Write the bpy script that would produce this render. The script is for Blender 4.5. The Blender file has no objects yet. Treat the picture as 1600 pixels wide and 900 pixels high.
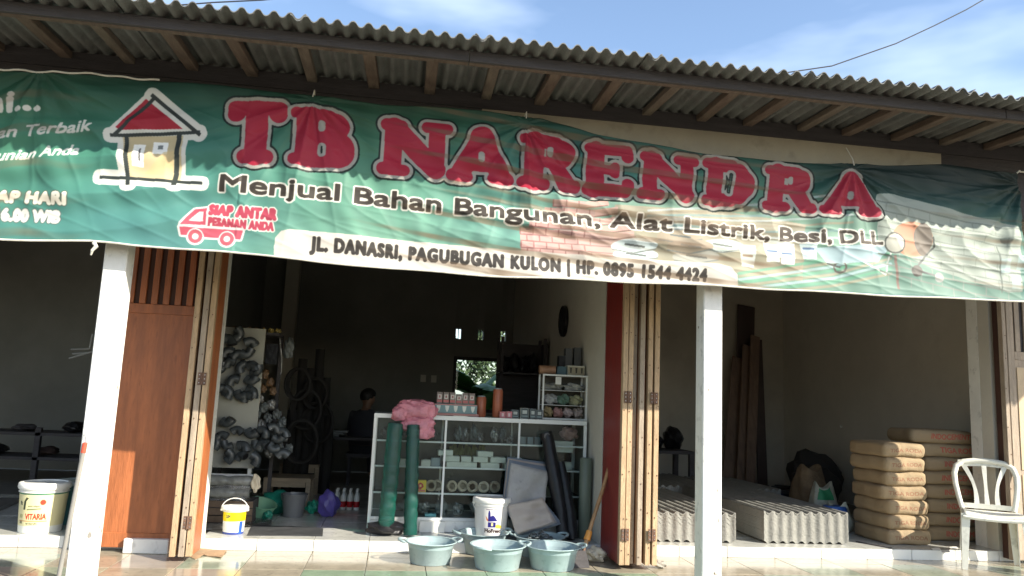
import bpy, bmesh, math, random
import numpy as np
from mathutils import Matrix, Vector
random.seed(7); rng = np.random.default_rng(7)
PI = math.pi; rad = math.radians
SC = bpy.context.scene; COL = SC.collection

# ------------------------------------------------------------------ camera
FPX, YAW, PIT, ROL = 1189.0, rad(8.3), rad(8.3), rad(2.5)     # focal length in photo pixels (1600 wide)
CAMP = Vector((0.0, -5.94, 1.164))
def cam_matrix():
    fwd = Vector((math.sin(YAW)*math.cos(PIT), math.cos(YAW)*math.cos(PIT), math.sin(PIT)))
    right = Vector((math.cos(YAW), -math.sin(YAW), 0)); up = right.cross(fwd)
    c, s = math.cos(ROL), math.sin(ROL)
    r2 = right*c + up*s; u2 = up*c - right*s
    return r2, u2, fwd
R_, U_, F_ = cam_matrix()
cd = bpy.data.cameras.new('camera'); cam = bpy.data.objects.new('camera', cd); COL.objects.link(cam)
cam.matrix_world = Matrix(((R_.x, U_.x, -F_.x, CAMP.x), (R_.y, U_.y, -F_.y, CAMP.y), (R_.z, U_.z, -F_.z, CAMP.z), (0, 0, 0, 1)))
cd.sensor_width = 36; cd.lens = 36*FPX/1600; cd.clip_start = .05; cd.clip_end = 3000
SC.camera = cam
# survey helpers: where the line of sight through a photo pixel meets a plane of the building
def ray(x, y): return R_*(x-800) - U_*(y-450) + F_*FPX
def gy(x, y, Y): d = ray(x, y); return CAMP + d*((Y-CAMP.y)/d.y)
def gz(x, y, Z): d = ray(x, y); return CAMP + d*((Z-CAMP.z)/d.z)

# ------------------------------------------------------------------ light
SUN_EL, SUN_AZ = rad(33), rad(50)      # azimuth: off the facade normal, to the right
sdir = Vector((math.sin(SUN_AZ)*math.cos(SUN_EL), -math.cos(SUN_AZ)*math.cos(SUN_EL), math.sin(SUN_EL)))
ld = bpy.data.lights.new('sun', 'SUN'); ld.energy = 5.0; ld.angle = rad(.5); ld.color = (1, .93, .8)
sun = bpy.data.objects.new('sun', ld); COL.objects.link(sun); sun.rotation_euler = sdir.to_track_quat('Z', 'Y').to_euler()
W = bpy.data.worlds.new('World'); SC.world = W; W.use_nodes = True
nt = W.node_tree; nd = nt.nodes; lk = nt.links; nd.clear()
sky = nd.new('ShaderNodeTexSky'); sky.sky_type = 'NISHITA'; sky.sun_disc = False
sky.sun_elevation = SUN_EL; sky.sun_rotation = math.atan2(sdir.x, sdir.y)
sky.air_density = 1.0; sky.dust_density = 1.0; sky.ozone_density = 1.2
tc = nd.new('ShaderNodeTexCoord'); mp = nd.new('ShaderNodeMapping'); mp.inputs['Scale'].default_value = (1, 1, 3.2)
nz = nd.new('ShaderNodeTexNoise'); nz.inputs['Scale'].default_value = 1.7; nz.inputs['Detail'].default_value = 5; nz.inputs['Roughness'].default_value = .52
cr = nd.new('ShaderNodeValToRGB'); cr.color_ramp.elements[0].position = .46; cr.color_ramp.elements[1].position = .78
cr.color_ramp.elements[1].color = (.6, .6, .6, 1)
mx = nd.new('ShaderNodeMix'); mx.data_type = 'RGBA'; mx.inputs['B'].default_value = (6.8, 7.6, 8.6, 1)
bg = nd.new('ShaderNodeBackground'); bg.inputs['Strength'].default_value = .15
ow = nd.new('ShaderNodeOutputWorld')
lk.new(tc.outputs['Generated'], mp.inputs['Vector']); lk.new(mp.outputs[0], nz.inputs['Vector']); lk.new(nz.outputs['Fac'], cr.inputs['Fac'])
lk.new(cr.outputs['Color'], mx.inputs['Factor']); lk.new(sky.outputs[0], mx.inputs['A']); lk.new(mx.outputs['Result'], bg.inputs['Color'])
lk.new(bg.outputs[0], ow.inputs[0])
SC.view_settings.view_transform = 'Standard'; SC.view_settings.look = 'None'
SC.view_settings.exposure = 0.95; SC.view_settings.gamma = 1
SC.cycles.max_bounces = 8; SC.cycles.diffuse_bounces = 4; SC.cycles.glossy_bounces = 3; SC.cycles.transparent_max_bounces = 12
SC.cycles.sample_clamp_indirect = 6; SC.cycles.caustics_reflective = False; SC.cycles.caustics_refractive = False

# ------------------------------------------------------------------ materials
MATS = {}
def srgb(r, g, b):
    f = lambda c: (c/255/12.92) if c/255 <= .04045 else ((c/255+.055)/1.055)**2.4
    return (f(r), f(g), f(b))
def mat(name, col=(.5, .5, .5), rough=.6, var=.12, scale=6, bump=0., bscale=40, metal=0., spec=.5, col2=None, stretch=(1, 1, 1),
        coat=0., trans=0., alpha=1., spots=0.):
    if name in MATS: return MATS[name]
    m = bpy.data.materials.new(name); m.use_nodes = True; MATS[name] = m
    n = m.node_tree.nodes; l = m.node_tree.links; b = n['Principled BSDF']
    b.inputs['Roughness'].default_value = rough; b.inputs['Metallic'].default_value = metal
    b.inputs['Specular IOR Level'].default_value = spec; b.inputs['Coat Weight'].default_value = coat
    if trans: b.inputs['Transmission Weight'].default_value = trans
    if alpha < 1: b.inputs['Alpha'].default_value = alpha
    t = n.new('ShaderNodeTexCoord'); mpp = n.new('ShaderNodeMapping'); mpp.inputs['Scale'].default_value = stretch
    oi = n.new('ShaderNodeObjectInfo'); add = n.new('ShaderNodeVectorMath'); add.operation = 'ADD'
    mul = n.new('ShaderNodeVectorMath'); mul.operation = 'SCALE'; mul.inputs['Scale'].default_value = 17.0
    cx = n.new('ShaderNodeCombineXYZ')
    for k in range(3): l.new(oi.outputs['Random'], cx.inputs[k])
    l.new(cx.outputs[0], mul.inputs[0]); l.new(t.outputs['Object'], mpp.inputs['Vector']); l.new(mpp.outputs[0], add.inputs[0]); l.new(mul.outputs[0], add.inputs[1])
    no = n.new('ShaderNodeTexNoise'); no.inputs['Scale'].default_value = scale; no.inputs['Detail'].default_value = 7; no.inputs['Roughness'].default_value = .62
    l.new(add.outputs[0], no.inputs['Vector'])
    rp = n.new('ShaderNodeValToRGB'); rp.color_ramp.elements[0].position = .3; rp.color_ramp.elements[1].position = .7
    c2 = col2 or tuple(min(1, c*(1+var)) for c in col); c1 = tuple(c*(1-var) for c in col)
    rp.color_ramp.elements[0].color = (*c1, 1); rp.color_ramp.elements[1].color = (*c2, 1)
    l.new(no.outputs['Fac'], rp.inputs['Fac']); out = rp.outputs['Color']
    if spots:
        n2 = n.new('ShaderNodeTexNoise'); n2.inputs['Scale'].default_value = scale*4.3; n2.inputs['Detail'].default_value = 4
        l.new(add.outputs[0], n2.inputs['Vector'])
        r2 = n.new('ShaderNodeValToRGB'); r2.color_ramp.elements[0].position = .58; r2.color_ramp.elements[1].position = .72
        l.new(n2.outputs['Fac'], r2.inputs['Fac'])
        mm = n.new('ShaderNodeMix'); mm.data_type = 'RGBA'; mm.inputs['B'].default_value = (*[c*(1-spots) for c in col], 1)
        l.new(r2.outputs['Color'], mm.inputs['Factor']); l.new(out, mm.inputs['A']); out = mm.outputs['Result']
    l.new(out, b.inputs['Base Color'])
    rr = n.new('ShaderNodeMapRange'); rr.inputs['To Min'].default_value = max(.02, rough*.8); rr.inputs['To Max'].default_value = min(1, rough*1.25)
    l.new(no.outputs['Fac'], rr.inputs['Value']); l.new(rr.outputs[0], b.inputs['Roughness'])
    if bump:
        nb = n.new('ShaderNodeTexNoise'); nb.inputs['Scale'].default_value = bscale; nb.inputs['Detail'].default_value = 5
        l.new(add.outputs[0], nb.inputs['Vector']); bp = n.new('ShaderNodeBump'); bp.inputs['Strength'].default_value = min(1, bump); bp.inputs['Distance'].default_value = .01
        l.new(nb.outputs['Fac'], bp.inputs['Height']); l.new(bp.outputs[0], b.inputs['Normal'])
    return m
def glassy(name, tint=(.9, .95, .93), gloss=.08, rough=.02, alpha=.0, col=(.1, .4, .3)):
    """thin see-through sheet: transparent + a little reflection (+ some diffuse body)"""
    m = bpy.data.materials.new(name); m.use_nodes = True; n = m.node_tree.nodes; l = m.node_tree.links; n.clear()
    tr = n.new('ShaderNodeBsdfTransparent'); tr.inputs[0].default_value = (*tint, 1)
    gl = n.new('ShaderNodeBsdfGlossy'); gl.inputs['Roughness'].default_value = rough
    df = n.new('ShaderNodeBsdfDiffuse'); df.inputs[0].default_value = (*col, 1)
    fr = n.new('ShaderNodeFresnel'); fr.inputs[0].default_value = 1.33
    ad = n.new('ShaderNodeMath'); ad.operation = 'ADD'; ad.inputs[1].default_value = gloss; l.new(fr.outputs[0], ad.inputs[0])
    m1 = n.new('ShaderNodeMixShader'); m1.inputs[0].default_value = alpha; l.new(tr.outputs[0], m1.inputs[1]); l.new(df.outputs[0], m1.inputs[2])
    m2 = n.new('ShaderNodeMixShader'); l.new(ad.outputs[0], m2.inputs[0]); l.new(m1.outputs[0], m2.inputs[1]); l.new(gl.outputs[0], m2.inputs[2])
    if alpha:
        nb = n.new('ShaderNodeTexNoise'); nb.inputs['Scale'].default_value = 30; bp = n.new('ShaderNodeBump'); bp.inputs['Strength'].default_value = .6; bp.inputs['Distance'].default_value = .01
        l.new(nb.outputs['Fac'], bp.inputs['Height']); l.new(bp.outputs[0], gl.inputs['Normal'])
    o = n.new('ShaderNodeOutputMaterial'); l.new(m2.outputs[0], o.inputs[0]); MATS[name] = m
    return m
def image_from(name, arr):
    """arr: H x W x 3 floats in sRGB, row 0 = top; painted by this script"""
    h, w = arr.shape[:2]
    im = bpy.data.images.new(name, w, h); a = np.ones((h, w, 4), np.float32); a[..., :3] = arr[::-1]
    im.pixels.foreach_set(a.ravel()); im.update(); im.pack(); return im
def print_mat(name, arr, rough=.45, spec=.5, bump=0, bscale=60, coat=0.):
    m = mat(name, (.5, .5, .5), rough, bump=bump, bscale=bscale, spec=spec, coat=coat)
    n = m.node_tree.nodes; l = m.node_tree.links; b = n['Principled BSDF']
    src = b.inputs['Base Color'].links[0].from_socket
    ti = n.new('ShaderNodeTexImage'); ti.image = image_from(name, arr); ti.extension = 'EXTEND'; ti.interpolation = 'Cubic'
    uv = n.new('ShaderNodeUVMap'); uv.uv_map = 'UVMap'; l.new(uv.outputs[0], ti.inputs['Vector'])
    mm = n.new('ShaderNodeMix'); mm.data_type = 'RGBA'; mm.blend_type = 'OVERLAY'; mm.inputs['Factor'].default_value = .35
    l.new(ti.outputs['Color'], mm.inputs['A']); l.new(src, mm.inputs['B']); l.new(mm.outputs['Result'], b.inputs['Base Color'])
    return m

# ------------------------------------------------------------------ mesh builder
class G:
    def __init__(s): s.v = []; s.f = []; s.uv = []; s.M = Matrix()
    def add(s, vs, fs, uvs=None):
        o = len(s.v); s.v += [tuple(s.M @ Vector(p)) for p in vs]; s.f += [tuple(i+o for i in f) for f in fs]
        s.uv += uvs if uvs else [None]*len(fs); return s
    def box(s, c, d, m=None, taper=1.):
        x, y, z = (k/2 for k in d); vs = []
        for sz in (-1, 1):
            t = taper if sz > 0 else 1
            for sx, sy in ((-1, -1), (1, -1), (1, 1), (-1, 1)): vs.append(Vector((sx*x*t, sy*y*t, sz*z)))
        if m is not None: vs = [m @ p for p in vs]
        vs = [p+Vector(c) for p in vs]
        return s.add(vs, [(3, 2, 1, 0), (4, 5, 6, 7), (0, 1, 5, 4), (1, 2, 6, 5), (2, 3, 7, 6), (3, 0, 4, 7)])
    def bb(s, a, b):  # box by corners
        return s.box([(p+q)/2 for p, q in zip(a, b)], [abs(q-p) for p, q in zip(a, b)])
    def lathe(s, prof, n=28, c=(0, 0, 0), uvs=None, sx=1, sy=1, a0=0.):
        vs = []; fs = []; us = []
        for r, z in prof:
            for k in range(n):
                a = 2*PI*k/n+a0; vs.append((c[0]+r*sx*math.cos(a), c[1]+r*sy*math.sin(a), c[2]+z))
        for i in range(len(prof)-1):
            for k in range(n):
                k2 = (k+1) % n; fs.append((i*n+k, i*n+k2, (i+1)*n+k2, (i+1)*n+k))
                if uvs: us.append([(k/n, uvs[i]), ((k+1)/n, uvs[i]), ((k+1)/n, uvs[i+1]), (k/n, uvs[i+1])])
        if prof[0][0] > 1e-4: fs.append(tuple(range(n))[::-1]); us.append([(0, 0)]*n)
        if prof[-1][0] > 1e-4: fs.append(tuple((len(prof)-1)*n+k for k in range(n))); us.append([(0, 0)]*n)
        return s.add(vs, fs, us if uvs else None)
    def tube(s, pts, r, n=8, closed=False, caps=True):
        pts = [Vector(p) for p in pts]; m = len(pts); rs = r if isinstance(r, (list, tuple)) else [r]*m
        t0 = (pts[1]-pts[0]).normalized(); up = Vector((0, 0, 1)) if abs(t0.z) < .9 else Vector((1, 0, 0)); nrm = t0.cross(up).normalized()
        vs = []
        for i, p in enumerate(pts):
            if closed: t = (pts[(i+1) % m]-pts[i-1]).normalized()
            else: t = (pts[min(i+1, m-1)]-pts[max(i-1, 0)]).normalized()
            nrm = (nrm - t*nrm.dot(t)).normalized(); bn = t.cross(nrm)
            for k in range(n):
                a = 2*PI*k/n; vs.append(p+(nrm*math.cos(a)+bn*math.sin(a))*rs[i])
        fs = []
        for i in range(m if closed else m-1):
            j = (i+1) % m
            for k in range(n): k2 = (k+1) % n; fs.append((i*n+k, i*n+k2, j*n+k2, j*n+k))
        if caps and not closed: fs.append(tuple(range(n))[::-1]); fs.append(tuple((m-1)*n+k for k in range(n)))
        return s.add(vs, fs)
    def grid(s, fn, nu, nv, uvfn=None, flip=False):
        vs = [fn(i/nu, j/nv) for j in range(nv+1) for i in range(nu+1)]; fs = []; us = []
        for j in range(nv):
            for i in range(nu):
                a = j*(nu+1)+i; q = (a, a+1, a+nu+2, a+nu+1); 
                fs.append(q[::-1] if flip else q)
                if uvfn:
                    u = [uvfn(i/nu, j/nv), uvfn((i+1)/nu, j/nv), uvfn((i+1)/nu, (j+1)/nv), uvfn(i/nu, (j+1)/nv)]
                    us.append(u[::-1] if flip else u)
        return s.add(vs, fs, us if uvfn else None)
    def prism(s, poly, z0, z1):
        n = len(poly); vs = [(x, y, z0) for x, y in poly]+[(x, y, z1) for x, y in poly]
        return s.add(vs, [tuple(range(n))[::-1], tuple(range(n, 2*n))]+[(i, (i+1) % n, n+(i+1) % n, n+i) for i in range(n)])
    def mesh(s, name, mats, smooth=False, bevel=0, recalc=True, thick=0, auto=None):
        me = bpy.data.meshes.new(name); me.from_pydata(s.v, [], s.f)
        if any(u for u in s.uv):
            ul = me.uv_layers.new(name='UVMap'); i = 0
            for f, u in zip(s.f, s.uv):
                for k in range(len(f)): ul.data[i].uv = u[k] if u else (0, 0); i += 1
        if bevel or recalc:
            bm = bmesh.new(); bm.from_mesh(me)
            if recalc: bmesh.ops.recalc_face_normals(bm, faces=bm.faces)
            if bevel: bmesh.ops.bevel(bm, geom=list(bm.edges), offset=bevel, segments=1, affect='EDGES', profile=.5)
            bm.to_mesh(me); bm.free()
        if smooth: me.polygons.foreach_set('use_smooth', [True]*len(me.polygons))
        if auto: me.set_sharp_from_angle(angle=rad(auto))
        for m in (mats if isinstance(mats, (list, tuple)) else [mats]): me.materials.append(m)
        return me
    def build(s, name, m, parent=None, loc=None, rz=0, smooth=False, bevel=0, recalc=True, auto=None, **kw):
        if smooth and auto is None: auto = 50
        return obj(name, s.mesh(name, m, smooth, bevel, recalc, auto=auto), parent, loc, rz, **kw)
def obj(name, me, parent=None, loc=None, rz=0, rot=None, label=None, cat=None, group=None, kind=None):
    o = bpy.data.objects.new(name, me); COL.objects.link(o)
    if parent is not None: o.parent = parent
    if loc is not None: o.location = loc
    if rot is not None: o.rotation_euler = rot
    elif rz: o.rotation_euler = (0, 0, rz)
    tag(o, label, cat, group, kind); return o
def tag(o, label=None, cat=None, group=None, kind=None):
    for k, v in (('label', label), ('category', cat), ('group', group), ('kind', kind)):
        if v: o[k] = v
    return o
def thing(name, label, cat, loc=(0, 0, 0), rz=0, group=None, rot=None): return obj(name, None, None, loc, rz, rot, label, cat, group)
def kids(o, cache={}): return [c for c in COL.objects if c.parent == o]
def copy_tree(o, loc=None, rz=None, label=None, rot=None, scale=None, parent=None):
    c = o.copy(); COL.objects.link(c)
    if parent is not None: c.parent = parent
    for ch in o.children: copy_tree(ch, parent=c)
    if loc is not None: c.location = loc
    if rz is not None: c.rotation_euler = (0, 0, rz)
    if rot is not None: c.rotation_euler = rot
    if scale is not None: c.scale = scale
    if label: c['label'] = label
    return c
def nrand(*a):  # cheap smooth pseudo noise
    x, y, z = a; return math.sin(x*1.7+y*2.3+1.1)*.5+math.sin(x*3.9-y*1.3+z*4.1+.4)*.3+math.sin(y*6.1+z*2.9+x*1.1)*.2

HOUR = 'twelve one two three four five six seven eight nine ten eleven'.split(); ORD = 'first second third fourth fifth sixth seventh eighth ninth tenth eleventh twelfth thirteenth fourteenth fifteenth sixteenth seventeenth eighteenth'.split()
# palette (real-world base colours, but for the pink reflection tile)
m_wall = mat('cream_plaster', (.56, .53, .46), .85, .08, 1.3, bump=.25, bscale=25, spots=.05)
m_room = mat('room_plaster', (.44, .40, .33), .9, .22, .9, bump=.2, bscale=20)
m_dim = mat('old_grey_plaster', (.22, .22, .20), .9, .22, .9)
m_white = mat('white_paint', (.78, .77, .72), .55, .09, 3.5, bump=.35, bscale=22, spots=.28)
m_tile_w = mat('white_tile', (.72, .72, .68), .18, .05, 3, spec=.5)
m_tile_f = mat('floor_tile_white', (.52, .52, .48), .16, .16, 5, spots=.25)
m_tile_c = mat('porch_tile_cream', (.34, .30, .225), .14, .2, 6, spots=.28)
m_tile_g = mat('porch_tile_green', (.24, .32, .22), .12, .2, 6, spots=.25)
m_tile_g2 = mat('porch_tile_sage', (.30, .33, .25), .1, .2, 6, spots=.25)
m_tile_refl = mat('porch_tile_pink_reflection', (.36, .30, .24), .12, .15, 6)
m_grout = mat('grout', (.16, .15, .13), .9, .2, 10)
m_dark = mat('weathered_dark_timber', (.055, .05, .052), .75, .3, 5, bump=.5, bscale=30, stretch=(1, 6, 6))
m_raf = mat('rafter_timber', (.12, .082, .062), .7, .28, 6, bump=.5, bscale=35, stretch=(6, 1, 6), col2=(.18, .135, .105))
m_edge = mat('raw_pine', (.46, .32, .19), .6, .22, 5, bump=.4, bscale=40, stretch=(7, 7, 1), spots=.35)
m_edge2 = mat('grey_pine', (.35, .28, .21), .65, .25, 5, bump=.4, bscale=40, stretch=(7, 7, 1), spots=.3)
m_door_o = mat('orange_brown_door_paint', (.37, .12, .042), .42, .28, 2.6, bump=.35, bscale=14, stretch=(7, 7, 1), spots=.2)
m_door_r = mat('red_door_paint', (.23, .03, .024), .4, .16, 2.5, bump=.2, bscale=18, stretch=(4, 4, 1))
m_door_d = mat('dark_brown_gap', (.06, .025, .017), .7, .2, 5)
m_asb = mat('fibre_cement', (.15, .155, .152), .9, .3, 2.2, bump=.6, bscale=50, spots=.25)
m_asb2 = mat('pale_fibre_cement', (.245, .24, .215), .88, .14, 5, bump=.6, bscale=60, spots=.15)
m_metal = mat('steel', (.45, .45, .45), .35, .2, 8, metal=.9)
m_rust = mat('rusty_hinge', (.16, .09, .06), .7, .4, 30, metal=.3, bump=.4)
m_alu = mat('white_aluminium', (.74, .75, .73), .35, .04, 4)
m_black = mat('black_plastic', (.011, .011, .013), .36, .3, 8, bump=.6, bscale=26, spec=.28)
m_dgrey = mat('dark_grey_plastic', (.07, .072, .075), .4, .2, 6)
m_pvc = mat('grey_pvc', (.06, .07, .076), .28, .15, 6)
m_glass = glassy('cabinet_glass', (.90, .94, .93), .0)
m_clear = glassy('clear_plastic_wrap', (.85, .87, .87), .16, .12, alpha=.18, col=(.5, .5, .5))

# ------------------------------------------------------------------ print painter (lettering, logos, pictures; the banner also carries painted sheen and shade)
def glyph_tris(text, gap=1.):
    cu = bpy.data.curves.new('glyphs', 'FONT'); cu.body = text; cu.size = 1; cu.resolution_u = 5; cu.space_character = gap
    ob = bpy.data.objects.new('glyphs', cu); COL.objects.link(ob)
    dg = bpy.context.evaluated_depsgraph_get(); me = ob.evaluated_get(dg).to_mesh(); me.calc_loop_triangles()
    v = np.array([p.co[:2] for p in me.vertices], float).reshape(-1, 2); t = np.array([x.vertices[:] for x in me.loop_triangles]).reshape(-1, 3)
    ob.to_mesh_clear(); bpy.data.objects.remove(ob); bpy.data.curves.remove(cu); return v, t
def fill_tris(mask, P, T):
    h, w = mask.shape
    for a, b, c in T:
        p = P[[a, b, c]]; x0, y0 = np.floor(p.min(0)).astype(int); x1, y1 = np.ceil(p.max(0)).astype(int)
        x0 = max(x0, 0); y0 = max(y0, 0); x1 = min(x1, w-1); y1 = min(y1, h-1)
        if x1 < x0 or y1 < y0: continue
        X, Y = np.meshgrid(np.arange(x0, x1+1), np.arange(y0, y1+1))
        d = [(p[(i+1) % 3, 0]-p[i, 0])*(Y-p[i, 1])-(p[(i+1) % 3, 1]-p[i, 1])*(X-p[i, 0]) for i in range(3)]
        ins = ((d[0] >= -.01) & (d[1] >= -.01) & (d[2] >= -.01)) | ((d[0] <= .01) & (d[1] <= .01) & (d[2] <= .01))
        mask[y0:y1+1, x0:x1+1] |= ins
def fill_poly(mask, pts):
    h, w = mask.shape; p = np.array(pts, float); x0, y0 = np.maximum(np.floor(p.min(0)).astype(int), 0); x1 = min(int(p[:, 0].max())+1, w-1); y1 = min(int(p[:, 1].max())+1, h-1)
    if x1 < x0 or y1 < y0: return
    X, Y = np.meshgrid(np.arange(x0, x1+1)+.01, np.arange(y0, y1+1)+.01); ins = np.zeros(X.shape, bool); n = len(p)
    for i in range(n):
        a = p[i]; b = p[(i+1) % n]
        c = ((a[1] > Y) != (b[1] > Y)) & (X < (b[0]-a[0])*(Y-a[1])/((b[1]-a[1]) or 1e-9)+a[0]); ins ^= c
    mask[y0:y1+1, x0:x1+1] |= ins
def grow(mask, r):
    out = mask.copy(); R = int(math.ceil(r)); h, w = mask.shape
    ys, xs = np.nonzero(mask)
    if len(ys) == 0: return out
    y0 = max(ys.min()-R-1, 0); y1 = min(ys.max()+R+2, h); x0 = max(xs.min()-R-1, 0); x1 = min(xs.max()+R+2, w)
    s = mask[y0:y1, x0:x1]; o = s.copy(); hh, ww = s.shape
    for dy in range(-R, R+1):
        k = int(math.sqrt(max(r*r-dy*dy, 0))) if abs(dy) <= r else -1
        for dx in range(-k, k+1):
            if k < 0: continue
            ya, yb = max(dy, 0), hh+min(dy, 0); xa, xb = max(dx, 0), ww+min(dx, 0)
            o[ya:yb, xa:xb] |= s[ya-dy:yb-dy, xa-dx:xb-dx]
    out[y0:y1, x0:x1] = o; return out
def paint(img, mask, col, a=1.):
    m = mask.astype(np.float32); m[1:-1, 1:-1] = (m[1:-1, 1:-1]*2+m[:-2, 1:-1]+m[2:, 1:-1]+m[1:-1, :-2]+m[1:-1, 2:])/6
    m = m[..., None]*a; img[:] = img*(1-m)+np.array(col, np.float32)/255.*m
def text_mask(shape, text, fn, bold=0, gap=1.):
    """fn(u, v): u 0..1 along the line, v in cap heights -> canvas pixel"""
    v, t = glyph_tris(text, gap); x0, x1 = v[:, 0].min(), v[:, 0].max(); cap = .73
    P = np.array([fn((x-x0)/(x1-x0), y/cap) for x, y in v]); m = np.zeros(shape, bool); fill_tris(m, P, t)
    return grow(m, bold) if bold else m

# -------- the banner print, laid out on the cloth: X along the facade, Z up
BY = -1.30; BX0, BX1, BZ0, BZ1, BS = -2.75, 4.45, 1.86, 3.08, 400
def bxy(px, py): p = gy(px, py, BY); return ((p.x-BX0)*BS, (BZ1-p.z)*BS)
def banner_art():
    w, h = int((BX1-BX0)*BS), int((BZ1-BZ0)*BS); X, Y = np.meshgrid(np.arange(w)/BS, np.arange(h)/BS)
    img = np.zeros((h, w, 3), np.float32)
    n = lambda a, b, c: np.sin(X*a+Y*b+c)
    t = np.clip(Y/1.1, 0, 1); k = .5+.5*n(1.7, 2.1, .3)*n(.9, -1.3, 2)
    gl_ = np.exp(-((X-3.1)/1.6)**2)*t; base = np.stack([52+26*t+12*k+52*gl_, 124+20*t+8*k+34*gl_, 96+26*t+18*(1-k)+28*gl_], -1)
    ray_ = np.sin(np.arctan2(Y-1.6, X-2.9)*34)+.6*np.sin(np.arctan2(Y-1.6, X-2.9)*61+1)   # printed light rays
    base += (ray_*5)[..., None]*np.array([.7, 1, .8])
    bl = np.clip((X-4.9)/1.6, 0, 1)+np.clip((.9-X)/1.3, 0, 1)*np.clip(t*1.4-.3, 0, 1); base = base*(1-bl[..., None]*.6)+np.array([62, 118, 122])*bl[..., None]*.6
    eave_shade = np.clip((Y-.05)/.45, 0, 1)**.8; eave_shade = .48+.52*eave_shade; eave_shade = eave_shade*(1-.5*np.clip((X-5.0)/.9, 0, 1)*np.clip((.75-Y)/.5, 0, 1)); eave_shade = eave_shade+(1-eave_shade)*gl_*.7; img[:] = base/255.*eave_shade[..., None]*.80  # eave shade painted into the print's top and upper right
    sh = (h, w)
    def poly(pts, col, a=1.): m = np.zeros(sh, bool); fill_poly(m, [bxy(*p) for p in pts]); paint(img, m, col, a); return m
    def line(pts, wd, col, a=1.):
        m = np.zeros(sh, bool); q = [bxy(*p) for p in pts]
        for (x0, y0), (x1, y1) in zip(q[:-1], q[1:]):
            L = math.hypot(x1-x0, y1-y0) or 1; nx, ny = -(y1-y0)/L*wd/2, (x1-x0)/L*wd/2
            fill_poly(m, [(x0+nx, y0+ny), (x1+nx, y1+ny), (x1-nx, y1-ny), (x0-nx, y0-ny)])
        m = grow(m, 1); paint(img, m, col, a); return m
    def blob(c, rx, ry, col, a=1., nn=22): return poly([(c[0]+rx*math.cos(q*2*PI/nn), c[1]+ry*math.sin(q*2*PI/nn)) for q in range(nn)], col, a)
    # picture collage at the right: bricks, sacks, pipes, mixer, block wall
    poly([(812, 300), (1000, 300), (1380, 330), (1560, 340), (1592, 468), (1140, 448), (812, 420)], (120, 150, 132), .45)
    poly([(960, 320), (1140, 330), (1260, 350), (1250, 440), (1130, 425), (1000, 410), (950, 360)], (150, 130, 110), .8)
    for j in range(9):
        y = 312+j*11; x0 = 812+max(0, 4-j)*13; x1 = 915+min(j, 3)*14; s = .06
        poly([(x0, y), (x1, y+(x1-x0)*s), (x1, y+10+(x1-x0)*s), (x0, y+10)], (176, 140, 134))
        line([(x0, y+10), (x1, y+10+(x1-x0)*s)], 1.5, (136, 96, 92))
        for i in range(6):
            xx = x0+(i+.5*(j % 2))*20
            if xx < x1: line([(xx, y+(xx-x0)*s), (xx, y+10+(xx-x0)*s)], 1.5, (136, 96, 92))
        poly([(x1, y+(x1-x0)*s), (x1+36-j, y-4+(x1-x0)*s), (x1+36-j, y+6+(x1-x0)*s), (x1, y+10+(x1-x0)*s)], (186, 144, 136)); line([(x1, y+10+(x1-x0)*s), (x1+34, y+6+(x1-x0)*s)], 1.3, (110, 74, 68))
    for (x, y, c) in ((992, 398, (190, 208, 214)), (990, 384, (208, 222, 226)), (1040, 352, (186, 196, 190)), (1125, 385, (176, 190, 186)), (1085, 402, (160, 156, 146)), (1060, 370, (150, 132, 112)), (1075, 386, (140, 122, 104))):
        blob((x, y), 36, 11, c); line([(x-34, y+5), (x, y+11), (x+34, y+5)], 1.5, (100, 104, 104)); line([(x-14, y-3), (x+16, y+2)], 3, (80, 84, 84))
    for j in range(7): line([(1010, 330+j*4), (1200, 318+j*9), (1330, 300+j*12)], 4, [(168, 180, 186), (128, 112, 92), (96, 132, 140)][j % 3], .7)
    for j in range(8): line([(1150, 428+j*5), (1300, 405+j*6), (1390, 372+j*8)], 5, [(72, 150, 116), (150, 136, 112), (160, 190, 200)][j % 3], .75)
    for (x, y, c) in ((1165, 400, (200, 206, 202)), (1205, 392, (226, 232, 226)), (1228, 396, (240, 240, 236)), (1262, 388, (188, 210, 214))):
        poly([(x-14, y-18), (x+14, y-16), (x+11, y+18), (x-9, y+17)], c); line([(x-8, y), (x+8, y+1)], 4, (60, 90, 140) if x > 1200 else (140, 110, 90))
    for i in range(9):   # wheelbarrow
        a = i*2*PI/8; line([(1310+9*math.cos(a), 418+9*math.sin(a)), (1310+9*math.cos(a+.8), 418+9*math.sin(a+.8))], 3, (70, 60, 58))
    poly([(1270, 388), (1392, 380), (1370, 410), (1290, 412)], (150, 178, 190)); line([(1392, 380), (1380, 430), (1345, 410)], 2.5, (210, 214, 210)); line([(1290, 412), (1310, 418)], 2.5, (60, 60, 60))
    # grey-white block pile
    poly([(1366, 322), (1372, 302), (1400, 302), (1500, 330), (1592, 356), (1592, 456), (1570, 458), (1545, 450), (1450, 418), (1370, 380)], (150, 160, 152))
    for j in range(9):
        y0 = 312+j*14; line([(1370, y0), (1460, y0+22), (1570, y0+46), (1592, y0+46)], 1.8, (112, 122, 116))
        for i in range(6):
            xx = 1385+i*34+(j % 2)*16; line([(xx, y0+(xx-1370)*.23), (xx, y0+14+(xx-1370)*.23)], 1.5, (124, 132, 126), .8)
    line([(1558, 385), (1560, 458)], 2.5, (90, 100, 96))
    for q in ((1560, 405), (1575, 430), (1585, 400)): poly([(q[0], q[1]), (q[0]+14, q[1]), (q[0]+14, q[1]+22), (q[0], q[1]+22)], (170, 196, 200), .8)
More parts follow.
